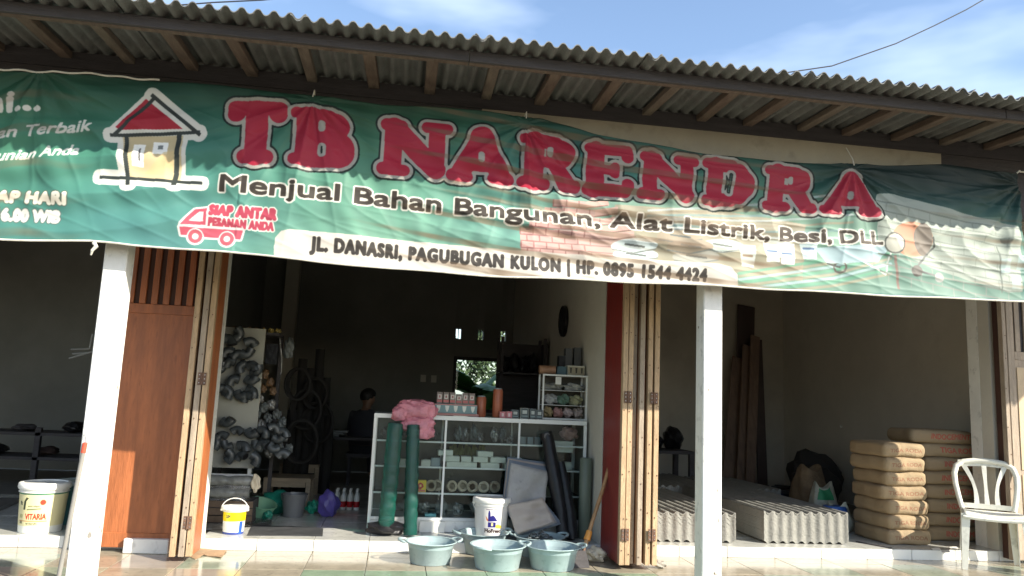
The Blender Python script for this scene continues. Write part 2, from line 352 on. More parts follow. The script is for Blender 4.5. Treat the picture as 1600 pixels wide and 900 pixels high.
    # concrete mixer
    blob((1424, 374), 34, 28, (190, 118, 88)); blob((1442, 374), 15, 26, (96, 84, 76)); blob((1395, 380), 16, 17, (180, 178, 168))
    for i in range(16): a = i*2*PI/16; line([(1395+16*math.cos(a), 380+16*math.sin(a)), (1395+16*math.cos(a+.4), 380+16*math.sin(a+.4))], 2.5, (60, 62, 60))
    line([(1395, 400), (1400, 452)], 5, (120, 86, 80)); line([(1450, 395), (1425, 422), (1466, 434)], 4, (70, 74, 76)); blob((1428, 424), 9, 9, (64, 58, 56)); blob((1464, 434), 8, 8, (150, 150, 150))
    line([(1458, 370), (1460, 386), (1448, 398)], 3, (50, 52, 52))
    wz = np.clip((X-3.55)/.5, 0, 1)*np.clip((Y-.42)/.15, 0, 1)*.30; img[:] = img*(1-wz[..., None])+np.array([138, 142, 128])/255.*wz[..., None]
    # address strip
    A = [(429, 388), (431, 372), (440, 362), (455, 359), (800, 392), (1120, 413), (1138, 418), (1148, 430), (1150, 452), (800, 470), (429, 430)]
    poly(A, (186, 181, 171))
    # tan bands along the folds: glossy ground reflection painted into the print
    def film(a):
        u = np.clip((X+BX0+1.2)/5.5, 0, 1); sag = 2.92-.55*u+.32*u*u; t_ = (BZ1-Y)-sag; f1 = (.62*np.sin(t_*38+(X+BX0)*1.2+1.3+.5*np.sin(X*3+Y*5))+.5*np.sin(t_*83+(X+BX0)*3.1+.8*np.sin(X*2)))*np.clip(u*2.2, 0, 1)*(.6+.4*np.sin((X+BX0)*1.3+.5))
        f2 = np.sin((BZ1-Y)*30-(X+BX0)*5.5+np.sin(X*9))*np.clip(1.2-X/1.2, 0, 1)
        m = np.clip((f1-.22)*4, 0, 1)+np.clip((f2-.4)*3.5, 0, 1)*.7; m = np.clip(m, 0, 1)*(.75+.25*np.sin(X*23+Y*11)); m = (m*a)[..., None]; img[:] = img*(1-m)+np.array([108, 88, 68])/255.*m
    # house logo
    halo = np.zeros(sh, bool)
    def logo(pts, wd):
        q = [bxy(*p) for p in pts]; m = np.zeros(sh, bool)
        for (x0, y0), (x1, y1) in zip(q[:-1], q[1:]):
            L = math.hypot(x1-x0, y1-y0) or 1; nx, ny = -(y1-y0)/L*wd/2, (x1-x0)/L*wd/2
            fill_poly(m, [(x0+nx, y0+ny), (x1+nx, y1+ny), (x1-nx, y1-ny), (x0-nx, y0-ny)])
        return m
    bars = [([(235, 146), (312, 210)], 9), ([(240, 150), (176, 212)], 8), ([(172, 211), (312, 205)], 8), ([(196, 212), (202, 291)], 9), ([(279, 208), (272, 290)], 11), ([(156, 277), (316, 286)], 8)]
    body = np.zeros(sh, bool); fill_poly(body, [bxy(*p) for p in ((190, 212), (285, 210), (281, 283), (200, 278))])
    rf = np.zeros(sh, bool); fill_poly(rf, [bxy(*p) for p in ((226, 152), (284, 200), (186, 202), (180, 198))])
    bm_ = np.zeros(sh, bool)
    for p, wd in bars: bm_ |= logo(p, wd)
    paint(img, grow(bm_, 15) | grow(rf, 9), (196, 196, 188)); paint(img, body, (178, 164, 130)); paint(img, rf, (148, 34, 48))
    poly([(208, 224), (227, 225), (225, 262), (208, 260)], (226, 226, 220)); line([(219, 232), (219, 252)], 2, (90, 90, 90)); poly([(238, 220), (262, 221), (261, 241), (239, 241)], (222, 224, 220)); poly([(246, 226), (254, 226), (254, 233), (246, 233)], (110, 116, 116))
    poly([(256, 238), (272, 236), (268, 274), (226, 272)], (190, 168, 122), .6); paint(img, bm_, (44, 50, 48))
    # title lettering: rounded slab capitals drawn as unions of capsules
    caps_ = {'T': [(.1, .88, .9, .9, .12), (.12, .78, .12, .78, .135), (.88, .8, .88, .8, .135), (.5, .85, .5, .12, .17), (.3, .1, .7, .1, .11)],
             'B': [(.22, .12, .22, .88, .13), (.3, .12, .3, .88, .14), (.3, .88, .58, .86, .12), (.3, .12, .6, .13, .13), (.3, .5, .6, .5, .09), (.66, .7, .66, .7, .24), (.72, .32, .72, .28, .27), (.08, .1, .2, .1, .09), (.08, .9, .2, .9, .09)],
             'N': [(.2, .88, .2, .14, .14), (.08, .1, .36, .1, .1), (.1, .9, .3, .88, .1), (.22, .84, .8, .16, .16), (.8, .84, .8, .14, .13), (.66, .9, .93, .9, .095)],
             'A': [(.5, .8, .5, .8, .2), (.5, .84, .2, .14, .15), (.5, .84, .8, .14, .15), (.3, .32, .7, .32, .1), (.09, .1, .3, .1, .1), (.7, .1, .91, .1, .1)],
             'R': [(.24, .12, .24, .88, .16), (.08, .9, .2, .9, .09), (.08, .1, .42, .1, .1), (.3, .88, .6, .86, .12), (.68, .7, .66, .66, .23), (.3, .5, .6, .48, .09), (.58, .5, .78, .14, .14), (.76, .1, .93, .1, .1)],
             'E': [(.22, .12, .22, .88, .16), (.1, .9, .85, .9, .1), (.1, .1, .85, .1, .1), (.86, .84, .86, .78, .11), (.88, .2, .88, .24, .11), (.3, .5, .62, .5, .09), (.62, .56, .62, .44, .09)],
             'D': [(.22, .12, .22, .88, .15), (.08, .9, .3, .9, .1), (.08, .1, .3, .1, .1), (.3, .87, .5, .86, .13), (.3, .13, .5, .14, .13), (.62, .74, .74, .56, .19), (.74, .56, .74, .44, .2), (.74, .44, .62, .26, .19)]}
    slots = {'B': [(.47, .66, .47, .75, .062), (.49, .24, .49, .34, .075)], 'D': [(.47, .32, .49, .68, .11)], 'R': [(.5, .66, .5, .73, .062)], 'A': [(.5, .41, .5, .50, .062)]}
    L = [('T', 350, 445, 150, 258, 160, 262), ('B', 446, 557, 160, 262, 170, 270), ('N', 584, 706, 177, 275, 186, 286), ('A', 692, 806, 188, 286, 196, 296), ('R', 804, 908, 200, 298, 214, 306),
         ('E', 906, 992, 215, 306, 226, 314), ('N', 990, 1092, 229, 313, 238, 324), ('D', 1090, 1190, 240, 324, 250, 331), ('R', 1188, 1278, 251, 331, 258, 338), ('A', 1274, 1378, 259, 338, 268, 345)]
    best = np.full(sh, 999., np.float32)
    for ch, xl, xr, tl, bl_, tr, br in L:
        p00 = bxy(xl+4, bl_-5); p10 = bxy(xr-4, br-5); p01 = bxy(xl+4+6, tl+5)
        ox, oy = p00; ux, uy = p10[0]-ox, p10[1]-oy; vx, vy = p01[0]-ox, p01[1]-oy
        wd = math.hypot(ux, uy); ht = math.hypot(vx, vy); det = ux*vy-uy*vx
        x0 = int(max(0, ox-40)); x1 = int(min(w, ox+ux+50)); y0 = int(max(0, oy+vy-40)); y1 = int(min(h, oy+uy+40))
        XX, YY = np.meshgrid(np.arange(x0, x1), np.arange(y0, y1)); dx = XX-ox; dy = YY-oy
        U = (dx*vy-dy*vx)/det*(wd/ht); V = (ux*dy-uy*dx)/det; A_ = wd/ht; d = np.full(U.shape, 9.)
        def seg(a, b, c, e, r):
            ax, ay, bx_, by_ = a*A_, b, c*A_, e; l2 = (bx_-ax)**2+(by_-ay)**2
            tt = np.clip(((U-ax)*(bx_-ax)+(V-ay)*(by_-ay))/l2, 0, 1) if l2 > 0 else 0
            return np.hypot(U-ax-tt*(bx_-ax), V-ay-tt*(by_-ay))-r*1.03*min(1.0, .55+.45*A_)
        for s_ in caps_[ch]:
            q = seg(*s_); hh = np.clip(.5+.5*(d-q)/.015, 0, 1); d = d*(1-hh)+q*hh-.015*hh*(1-hh)
        for s_ in slots.get(ch, []): d = np.maximum(d, -seg(*s_))
        best[y0:y1, x0:x1] = np.minimum(best[y0:y1, x0:x1], d*ht)
    paint(img, best < 14, (16, 28, 24)); paint(img, best < 9.5, (150, 148, 140)); paint(img, best < 1.0, (150, 34, 54))
    film(.22)  # painted ground reflection along the folds
    # running text
    def along(P, capL, capR):
        P = np.array(P, float); q = np.array([bxy(*p) for p in P]); s = np.linspace(0, 1, len(P))
        ca = abs(bxy(P[0][0], P[0][1]-capL)[1]-q[0][1]); cb = abs(bxy(P[-1][0], P[-1][1]-capR)[1]-q[-1][1])
        def fn(u, v):
            x = np.interp(u, s, q[:, 0]) if len(P) > 2 else q[0, 0]+(q[1, 0]-q[0, 0])*u
            y = np.interp(x, q[:, 0], q[:, 1])
            return x, y-v*(ca+(cb-ca)*u)
        return fn
    def write(text, P, capL, capR, col, bold=2, halo=0, hcol=(196, 194, 184), shear=0, hc2=None, gap=1.):
        f = along(P, capL, capR); g = (lambda u, v: (f(u, v)[0]+shear*v, f(u, v)[1])) if shear else f
        m = text_mask(sh, text, g, bold, gap)
        if hc2: paint(img, grow(m, halo+2), hc2)
        if halo: paint(img, grow(m, halo), hcol)
        paint(img, m, col)
    write('Menjual Bahan Bangunan,', [(343, 298), (500, 311), (650, 328), (790, 342), (937, 354)], 27, 25, (52, 46, 40), 2.6, 4.6)
    write('Alat Listrik, Besi, DLL', [(954, 354), (1080, 364), (1190, 374), (1290, 379), (1376, 382)], 24, 20, (62, 54, 46), 2.4, 4.4)
    write('JL. DANASRI, PAGUBUGAN KULON | HP. 0895 1544 4424', [(486, 391), (640, 406), (800, 420), (950, 430), (1100, 440)], 21, 19, (50, 46, 42), 3.2, gap=1.22)
    write('SIAP ANTAR', [(327, 335), (431, 344)], 16, 17, (156, 60, 76), 3.2, 3.5, gap=1.15); write('PESANAN ANDA', [(326, 353), (427, 361)], 13, 13, (156, 60, 76), 2.6, 3.5, gap=1.15)
    vb = np.zeros(sh, bool)
    for P in ([(283, 352), (304, 327), (324, 325), (322, 352)], [(282, 355), (380, 360), (376, 375), (284, 368)]): fill_poly(vb, [bxy(*p) for p in P])
    wh = np.zeros(sh, bool); wi = np.zeros(sh, bool)
    for cx, cy in ((306, 370), (355, 374)):
        fill_poly(wh, [bxy(cx+11*math.cos(a*.4), cy+11*math.sin(a*.4)) for a in range(16)]); fill_poly(wi, [bxy(cx+5*math.cos(a*.4), cy+5*math.sin(a*.4)) for a in range(16)])
    paint(img, grow(vb | wh, 5), (198, 190, 186)); paint(img, vb, (166, 74, 88)); paint(img, grow(wh, 3), (198, 190, 186)); paint(img, wh, (160, 78, 88)); paint(img, wi, (196, 188, 182))
    poly([(296, 346), (312, 331), (319, 331), (318, 347)], (196, 190, 184)); line([(282, 353), (380, 358)], 3, (196, 190, 186))
    wt = (196, 196, 188)
    write('Bangunan Terbaik', [(-110, 224), (20, 214), (142, 205)], 19, 19, wt, 1.6, shear=6); write('Kenyamanan Hunian Anda', [(-190, 262), (-30, 253), (122, 242)], 19, 19, (200, 200, 192), 1.6, shear=4)
    write('Kami...', [(-120, 176), (60, 170)], 32, 32, wt, 3, shear=3)
    write('BUKA SETIAP HARI', [(-150, 312), (-20, 315), (105, 321)], 19, 19, (200, 198, 184), 3, 2, (70, 80, 70), gap=1.1); write('JAM 07.00 - 16.00 WIB', [(-150, 340), (-20, 343), (94, 349)], 19, 19, wt, 3, 2, (80, 90, 86), gap=1.1)
    film(.55)  # painted ground reflection along the folds, stronger
    return img

# ------------------------------------------------------------------ setting: ground, porch, floors, building
FL = .08                                    # shop floor above the porch
def struct(name, g, m, **kw): return g.build(name, m, kind='structure', **kw)
m_ground = mat('packed_earth_road', (.17, .145, .11), .95, .25, .8, bump=.4, bscale=12)
g = G(); g.grid(lambda u, v: ((u-.5)*1600, -800+v*1600, -.36), 4, 4); struct('ground', g, m_ground)
porch = struct('porch_floor', G().bb((-6.6, -1.98, -.36), (7.2, 0, -.012)), m_grout)
tile_me = {}
def tile(parent, x, y, w, d, z, m, h=.012):
    key = (round(w, 3), round(d, 3), m.name, h)
    if key not in tile_me: tile_me[key] = G().box((0, 0, -h/2), (w-.004, d-.004, h)).mesh('floor_tile', m, bevel=.0012)
    return obj('floor_tile', tile_me[key], parent, (x, y, z+random.uniform(-.0006, .0006)), rot=(random.uniform(-.0012, .0012), random.uniform(-.0012, .0012), 0))
ts = .4
for i in range(-7, 16):
    x = i*ts-.12+.2
    if -3.4 < x < 5.6: tile(porch, x, -.1, ts, .2, 0, m_tile_c)
    for j in range(4):
        y = -.2-ts*(j+.5)
        if not (-3.4 < x < 5.9): continue
        r = random.random()
        if x < -1.1: m = (m_tile_g2, m_tile_refl, m_tile_c)[(i*2+j) % 3]  # pink and sage put reflections in the polished floor into tile colour
        elif x < 2.6: m = m_tile_g if (-.7 < x < 1.75 and j >= 1) else m_tile_c
        else: m = m_tile_c if (i+j) % 2 else m_tile_g2
        tile(porch, x, y, ts, ts, 0, m)
floor = struct('shop_floor', G().bb((-6.6, 0.0, -.36), (7.2, 6.2, FL-.012)), m_grout)
for i in range(-9, 15):
    x = i*ts+.08
    for j in range(9):
        if j > 4 and not (-1.9 < x < 1.6): continue
        if -2.0 < x < -1.2 and j == 0: continue
        tile(floor, x, j*ts+.2, ts, ts, FL, m_tile_f)
riser_me = G().box((0, -.005, 0), (ts-.005, .01, FL-.002)).mesh('riser_tile', m_tile_w, bevel=.0012)
for i in range(-9, 15): obj('riser_tile', riser_me, floor, (i*ts+.08, -.001, FL/2+random.uniform(-.0006, .0004)))

B = thing('shop_building', 'single storey cream shop with three open bays under a corrugated porch roof', 'building')
def bpart(name, g, m, **kw): return g.build(name, m, B, **kw)
WX = dict(l0=-6.2, l1=-2.36, m0=-1.365, m1=1.64, r0=1.86, r1=4.975, r2=5.11, e=7.2)
TOP = 3.12
def wall(a, b, m=m_room): return bpart('wall', G().bb(a, b), m)
wall((-2.10, .003, FL), (-1.40, .15, 2.62), m_white); wall((-1.398, -.15, FL), (-1.318, .15, 2.62), m_white)                       # pier beside the middle bay
wall((1.64, .003, FL), (1.86, .15, 2.62), m_wall)                           # pier between middle and right bays
bpart('column', G().bb((5.108, .152, FL), (5.235, .28, 2.62)), m_white)
wall((5.11, .02, FL), (7.2, .15, 2.62), m_wall)
wall((-6.6, .003, FL), (-6.2, .15, 2.62), m_wall)
wall((-6.6, 0.0, 2.62), (7.2, .16, 3.32), m_wall)                           # wall band above the bays
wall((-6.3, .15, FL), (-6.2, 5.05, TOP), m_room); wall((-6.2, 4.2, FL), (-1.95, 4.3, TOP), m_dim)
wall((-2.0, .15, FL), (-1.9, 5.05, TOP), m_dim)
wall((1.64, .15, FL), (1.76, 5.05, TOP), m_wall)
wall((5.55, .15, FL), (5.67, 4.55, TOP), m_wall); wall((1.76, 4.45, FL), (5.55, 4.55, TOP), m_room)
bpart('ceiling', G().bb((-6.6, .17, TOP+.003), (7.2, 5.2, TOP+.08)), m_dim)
# back wall of the middle room with window and three vents
wx0, wx1, wz0, wz1 = .80, 1.50, .95, 1.74
def hole_wall(x0, x1, z0, z1, holes, y0, y1, m):
    xs = sorted({x0, x1, *[h[0] for h in holes], *[h[1] for h in holes]})
    for a, b in zip(xs[:-1], xs[1:]):
        hs = sorted([h for h in holes if h[0] <= a+1e-6 and h[1] >= b-1e-6], key=lambda h: h[2]); z = z0
        for h in hs: wall((a, y0, z), (b, y1, h[2]), m); z = h[3]
        wall((a, y0, z), (b, y1, z1), m)
vents = [(c-.04, c+.04, 1.99, 2.14) for c in (.85, 1.17, 1.50)]
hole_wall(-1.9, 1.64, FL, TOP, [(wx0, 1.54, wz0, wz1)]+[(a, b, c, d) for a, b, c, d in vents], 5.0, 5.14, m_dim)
for a, b, c, d in vents:
    bpart('vent', G().bb((a+.032, 5.03, c+.002), (a+.042, 5.06, d-.002)), m_dark)
wf = bpart('window', G().bb((wx0, 5.02, wz1-.05), (1.54, 5.08, wz1-.002)).bb((wx0, 5.02, wz0+.002), (1.54, 5.08, wz0+.05)).bb((wx0+.002, 5.02, wz0+.05), (wx0+.045, 5.08, wz1-.05)).bb((1.495, 5.02, wz0+.05), (1.538, 5.08, wz1-.05)), m_dark)
G().bb((wx0+.045, 5.045, wz0+.05), (1.495, 5.05, wz1-.05)).build('pane', m_glass, wf)
bpart('column', G().bb((-1.60, 4.82, FL), (-1.42, 4.99, TOP)), m_wall)
# porch columns, in front of the bays
m_scuff = mat('bare_plaster_scuff', (.34, .31, .26), .9, .3, 20, bump=.5)
def pcol(x, lab):
    c = bpart('column', G().bb((x, -1.2, 0), (x+.13, -1.07, 2.70)), m_white, bevel=.006, label=lab); r = random.Random(int(x*100))
    for q in range(11):
        z = r.random()**2.2*1.7+.02; side = r.choice((0, 1, 2)); w, hgt = r.uniform(.004, .018), r.uniform(.004, .03); g = G(); n = 7
        P = [(w*math.cos(2*PI*i/n)*r.uniform(.5, 1), hgt*math.sin(2*PI*i/n)*r.uniform(.5, 1)) for i in range(n)]; u = r.uniform(.02, .11)
        if side == 0: V = [(x+u+a, -1.2012, z+b) for a, b in P]
        elif side == 1: V = [(x+.1312, -1.2+u+a, z+b) for a, b in P]
        else: V = [(x-.0012, -1.2+u-a, z+b) for a, b in P]
        g.add(V, [tuple(range(n))]).build('scuff', m_scuff, c, recalc=False)
    return c
pcol(-1.752, 'white porch column with a chipped edge left of the doorway'); pcol(1.974, 'white porch column right of the doorway'); pcol(5.70, 'white porch column at the right end'); pcol(-5.48, 'white porch column at the left end')
bpart('lintel', G().bb((.45, -1.135, 2.62), (3.80, -1.075, 3.058)), mat('tan_plaster_beam', (.36, .33, .26), .9, .14, 2, bump=.3, spots=.15))  # plaster in a darker tone than the walls
for a, b in ((-6.5, .447), (3.803, 7.1)): bpart('beam', G().bb((a, -1.132, 2.62), (b, -1.075, 3.058)), m_dark)

# roof: dark front beam on the columns, rafters, fascia and corrugated sheets
SL = math.tan(rad(2.5)); EY, EZ = -1.95, 3.13          # eave edge of the sheets
roof = B
def ry(y): return EZ+(y-EY)*SL
bpart('beam', G().bb((-6.6, -1.14, 3.06), (7.2, -1.08, ry(-1.14)-.002)), m_dark)
FB = .062
for k in range(4):
    a = -6.6+k*3.45; bpart('fascia', G().bb((a, -1.80, ry(-1.8)-FB), (a+3.446, -1.775, ry(-1.8)-.001)), m_dark, bevel=.002)
    bpart('batten', G().bb((a, -1.774, ry(-1.75)-FB-.004), (a+3.446, -1.735, ry(-1.75)-FB+.03)), m_raf, bevel=.003)
xs = [-2.14+.372*i for i in range(-11, 25)]
rm = Matrix.Rotation(rad(2.5), 3, 'X')
raf_me = G().box((0, 0, 0), (.07, .592, .045), rm).mesh('rafter', m_raf, bevel=.004)
raf_me2 = G().box((0, 0, 0), (.062, .592, .04), rm).mesh('rafter', mat('pale_rafter', (.15, .12, .095), .75, .3, 6, bump=.5, stretch=(6, 1, 6), spots=.3), bevel=.004)
for i, x in enumerate(xs):
    obj('rafter', raf_me if i % 3 else raf_me2, B, (x+random.uniform(-.012, .012), -1.439, ry(-1.439)-.026), rot=(0, 0, random.uniform(-.03, .03)))
PER = .0835; AMP = .0155
def cw(t): c = math.cos(2*PI*t); return math.copysign(abs(c)**.72, c)
def sheet_mesh(n, length):
    """one corrugated sheet, n waves wide, 6 mm thick"""
    nu = n*12; g = G(); w = n*PER
    f = lambda u, v, o: (u*w, v*length, AMP*cw(u*n)+o)
    g.grid(lambda u, v: f(u, v, .003), nu, 2); g.grid(lambda u, v: f(u, v, -.003), nu, 2, flip=True)
    for v in (0, 1):
        vs = []; fs = []
        for i in range(nu+1): vs += [f(i/nu, v, .003), f(i/nu, v, -.003)]
        for i in range(nu): fs.append((2*i, 2*i+1, 2*i+3, 2*i+2))
        g.add(vs, fs)
    for u in (0, 1): g.add([f(u, 0, .003), f(u, 0, -.003), f(u, 1, -.003), f(u, 1, .003)], [(0, 1, 2, 3)])
    return g.mesh('corrugated_sheet', m_asb, smooth=True, auto=60)
sm_ = sheet_mesh(13, 1.75); sm2 = sheet_mesh(13, 3.2)
k = 0; x = -6.7
while x < 7.2:
    dz = (k % 2)*.0075+AMP
    obj('corrugated_sheet', sm_, B, (x, EY+random.uniform(-.012, .006), ry(EY)+dz), rot=(rad(2.5)+random.uniform(-.002, .002), 0, 0))
    obj('corrugated_sheet', sm2, B, (x, EY+1.62, ry(EY+1.62)+dz+.014), rot=(rad(2.5), 0, 0))
    obj('corrugated_sheet', sm2, B, (x, EY+4.7, ry(EY+4.7)+dz+.028), rot=(rad(2.5), 0, 0))
    x += 12*PER; k += 1
bpart('ridge_support', G().bb((-6.6, 5.15, TOP+.09), (7.2, 5.25, ry(5.1)-.02)), m_wall)
cap_me = G().lathe([(.016, 0), (.016, .006), (.008, .014), (0, .016)], 8).mesh('roofing_nail', m_metal)
for i in range(26): obj('roofing_nail', cap_me, B, (-5.5+i*.501-.0, EY+.12+random.uniform(-.02, .02), ry(EY+.12)+AMP*2+.002))

# folding doors: leaves of pine with painted faces
def leaf(name, A, Bp, z0, z1, face, edge, th=.036, slats=True, label=None, panel_split=None, back=None, nsl=7):
    """door leaf from A to Bp (plan points)"""
    A = Vector((*A, 0)); Bp = Vector((*Bp, 0)); d = Bp-A; L = d.length; ang = math.atan2(d.y, d.x)
    lf = obj(name, None, B, (A.x, A.y, 0), ang, label=label)
    st = .07; zs = panel_split or z1-.75
    for x0 in (0, L-st): G().bb((x0, -th/2, z0), (x0+st, th/2, z1)).build('stile', edge if x0 else face, lf, bevel=.003)
    for za, zb in ((z0, z0+.1), (zs-.035, zs+.035), (z1-.08, z1)): G().bb((st+.001, -th/2+.002, za), (L-st-.001, th/2-.002, zb)).build('rail', face, lf, bevel=.003)
    G().bb((st+.001, -.009, z0+.1), (L-st-.001, .009, zs-.036)).build('panel', face, lf)
    G().bb((st+.001, .004, zs+.036), (L-st-.001, .012, z1-.081)).build('backing_board', back or m_door_d, lf)
    w = (L-2*st)/nsl
    me = G().bb((-w*.27, -.012, zs+.036), (w*.27, .003, z1-.081)).mesh('slat', face, bevel=.002)
    if slats:
        for i in range(nsl): obj('slat', me, lf, (st+w*(i+.5), 0, 0))
    return lf
def edge_leaf(x, y0, y1, z0, z1, edge, face, th=.036, lean=0., label=None):
    """a leaf seen edge on: solid board with painted faces"""
    lf = obj('door_leaf', None, B, (x, 0, 0), label=label)
    G().bb((-th/2, y0, z0), (th/2, y0+.05, z1)).build('stile', edge, lf, bevel=.002, rz=lean)
    G().bb((-th/2+.001, y0+.051, z0+.002), (th/2-.001, y1, z1-.002)).build('panel', face, lf, rz=lean)
    nm = G()
    for q in range(9): nm.box((random.uniform(-.011, .011), y0-.0015, z0+.1+q*(z1-z0)/9.3+random.uniform(-.05, .05)), (.006, .004, .008))
    nm.build('nail_heads', m_rust, lf, kind='stuff')
    return lf
def hinge(x, y, z, w=.055, h=.085):
    hg = G().box((x, y-.0045, z), (w, .003, h)).build('hinge', m_rust, B, bevel=.0008)
    s = G()
    for sx in (-1, 1):
        for sz in (-1, 0, 1): s.lathe([(.004, 0), (.003, .002), (0, .003)], 6)  if False else s.box((x+sx*w*.32, y-.007, z+sz*h*.32), (.006, .003, .006))
    s.build('screws', m_metal, hg, kind='stuff')
    G().tube([(x, y-.008, z-h/2), (x, y-.008, z+h/2)], .005, 6).build('pin', m_rust, hg)
leaf('door_leaf', (-2.13, -.10), (-1.415, -.12), .03, 2.42, m_door_o, m_door_o, label='orange brown door leaf with dark slats at its top', panel_split=gy(240, 483, -.11).z, nsl=7)
for x, y0, fc in ((-1.392, -.435, m_door_o), (-1.336, -.43, m_door_d), (-1.292, -.42, m_door_o)): edge_leaf(x, y0, -.16, .035, 2.42, m_edge if x != -1.336 else m_edge2, fc)
hinge(-1.314, -.425, 1.21); hinge(-1.314, -.425, .255)
for x, y0, fc, ed in ((1.658, -.52, m_door_r, m_edge), (1.700, -.515, m_door_o, m_edge), (1.745, -.46, m_door_r, m_edge2), (1.790, -.51, m_door_o, m_edge2), (1.852, -.51, m_door_o, m_edge), (1.902, -.515, m_door_o, m_edge)):
    edge_leaf(x, y0, -.02, .035, 2.42, ed, fc, label='red painted door leaf of the right bundle' if x < 1.67 else None)
for x in (1.679, 1.877):
    for z in (1.215, .245): hinge(x, -.522, z)
# doors of the far right bay
for k in range(1): edge_leaf(5.128, -.13, -.02, .03, 2.42, m_edge2, m_door_d)
rd = leaf('door_leaf', (5.155, -.11), (5.94, -.05), .03, 2.42, m_edge2, m_edge2, label='raw pine door leaf with open slats at its top', panel_split=gy(1580, 556, -.08).z, back=m_dark, nsl=7)
pm = mat('plywood_panel', (.55, .42, .27), .6, .15, 3, bump=.2, stretch=(3, 3, 1), spots=.15)
for z0, z1 in ((.15, .72), (.76, 1.62)): G().bb((.085, -.017, z0), (.7, -.0095, z1)).build('panel', pm, rd, bevel=.002)

# ------------------------------------------------------------------ banner
art = banner_art()
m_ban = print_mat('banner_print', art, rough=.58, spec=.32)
top_px = [(-60, 102), (0, 108), (145, 116), (300, 128), (420, 140), (600, 160), (760, 172), (850, 185), (930, 207), (1000, 222), (1100, 238), (1200, 249), (1300, 255), (1400, 256), (1480, 256), (1592, 270)]
bot_px = [(-60, 370), (0, 375), (150, 379), (210, 385), (340, 393), (430, 403), (600, 420), (800, 434), (1000, 442), (1145, 449), (1300, 458), (1450, 466), (1592, 471)]
tp = [gy(*p, BY) for p in top_px]; bp_ = [gy(*p, BY) for p in bot_px]
def ztop(x): return float(np.interp(x, [p.x for p in tp], [p.z for p in tp]))+.004*math.sin(x*9)
def zbot(x): return float(np.interp(x, [p.x for p in bp_], [p.z for p in bp_]))+.004*math.sin(x*7+1)
XB0, XB1 = -2.72, tp[-1].x
hang = [(-2.2, 2.98), (-.62, 2.95), (.72, 2.93), (3.0, 2.83), (4.30, 2.83)]
def fold(x, z):
    d = 0; cr_ = lambda q: (1-abs(math.sin(q)))**4
    for hx, hz in hang:                                   # folds fanning out of each tie
        r = math.hypot(x-hx, z-hz)+.05; th = math.atan2(z-hz, x-hx)
        d += .020*math.sin(th*13+hx*3)*math.exp(-r/.75)*min(1, r/.2); d += .012*cr_(th*9+hx)*math.exp(-r/.9)*min(1, r/.15)
    # long swags pulled from the middle tie to the right end
    if x > -1.2:
        u = (x+1.2)/5.5; sag = 2.92-.55*u+.32*u*u; t = (z-sag)
        d += .017*math.sin(t*38+x*1.2)*min(1, u*2.2)*(.55+.45*math.sin(x*1.3+.5)); d += .007*cr_(t*27+x*.9+.6*math.sin(x*1.7))*min(1, u*3)
    if x < 0: d += .006*cr_(z*14-x*3.2+.8*math.sin(x*3))*min(1, -x)
    d += .005*cr_(x*9+z*13+math.sin(z*9)*1.5); d += .012*math.sin(x*5.1+z*2)+.006*math.sin(x*13+z*9)*.6
    d += .012*math.sin((z*30-x*5.5))*(1 if x < -1 else .25)+.003*math.sin(x*31+z*17)
    return d
nu, nv = 900, 150
def bf(u, v):
    x = XB0+(XB1-XB0)*u; z0, z1 = zbot(x), ztop(x); z = z1+(z0-z1)*v
    env = .25+.75*math.sin(PI*min(1, max(0, v*.86+.07)))
    return (x, BY+.02-v*.05-fold(x, z)*env, z)
def buv(u, v):
    x = XB0+(XB1-XB0)*u; z0, z1 = zbot(x), ztop(x); z = z1+(z0-z1)*v
    return ((x-BX0)/(BX1-BX0), (z-BZ0)/(BZ1-BZ0))
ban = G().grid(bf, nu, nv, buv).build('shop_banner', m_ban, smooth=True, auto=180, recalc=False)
tag(ban, 'long green vinyl banner with red title lettering hung across the porch columns', 'banner')
md = ban.modifiers.new('cloth_thickness', 'SOLIDIFY'); md.thickness = .0012; md.offset = 1
m_rope = mat('white_cord', (.62, .6, .52), .8, .15, 20)
hem = G(); hem.tube([bf(i/90, 1.0) for i in range(91)], .006, 6).build('hem', m_rope, ban)
hp = [Vector(bf(i/40*.17, 0))+Vector((0, -.004, .006+.004*math.sin(i))) for i in range(41)]; G().tube(hp, .006, 6).build('hem', m_rope, ban)
e = Vector(bf(1, 0)); G().tube([e, e+Vector((.05, .03, .03)), e+Vector((.12, .10, .05)), (5.7, -1.14, e.z+.1)], .006, 6).build('tie_cord', m_rope, ban)
e = Vector(bf(1, 1)); G().tube([e+Vector((-.03, -.004, .012)), e+Vector((.03, .03, .03)), e+Vector((.14, .10, .01)), (5.7, -1.14, e.z-.02)], .008, 6).build('tie_cord', m_black, ban)
q = gy(150, 380, BY-.04); G().tube([q+Vector((-.01, 0, 0)), q+Vector((.008, -.012, -.02)), q+Vector((-.012, -.01, -.045)), q+Vector((-.02, .0, -.07))], [.013, .012, .009, .005], 7).build('tie_cord', m_rope, ban)
for hx, hz in hang[1:-1]:
    G().tube([(hx, BY-.012, ztop(hx)-.02), (hx+.004, BY+.01, ztop(hx)+.03), (hx, -1.222, 3.0)], .004, 5).build('tie_cord', m_rope, ban)

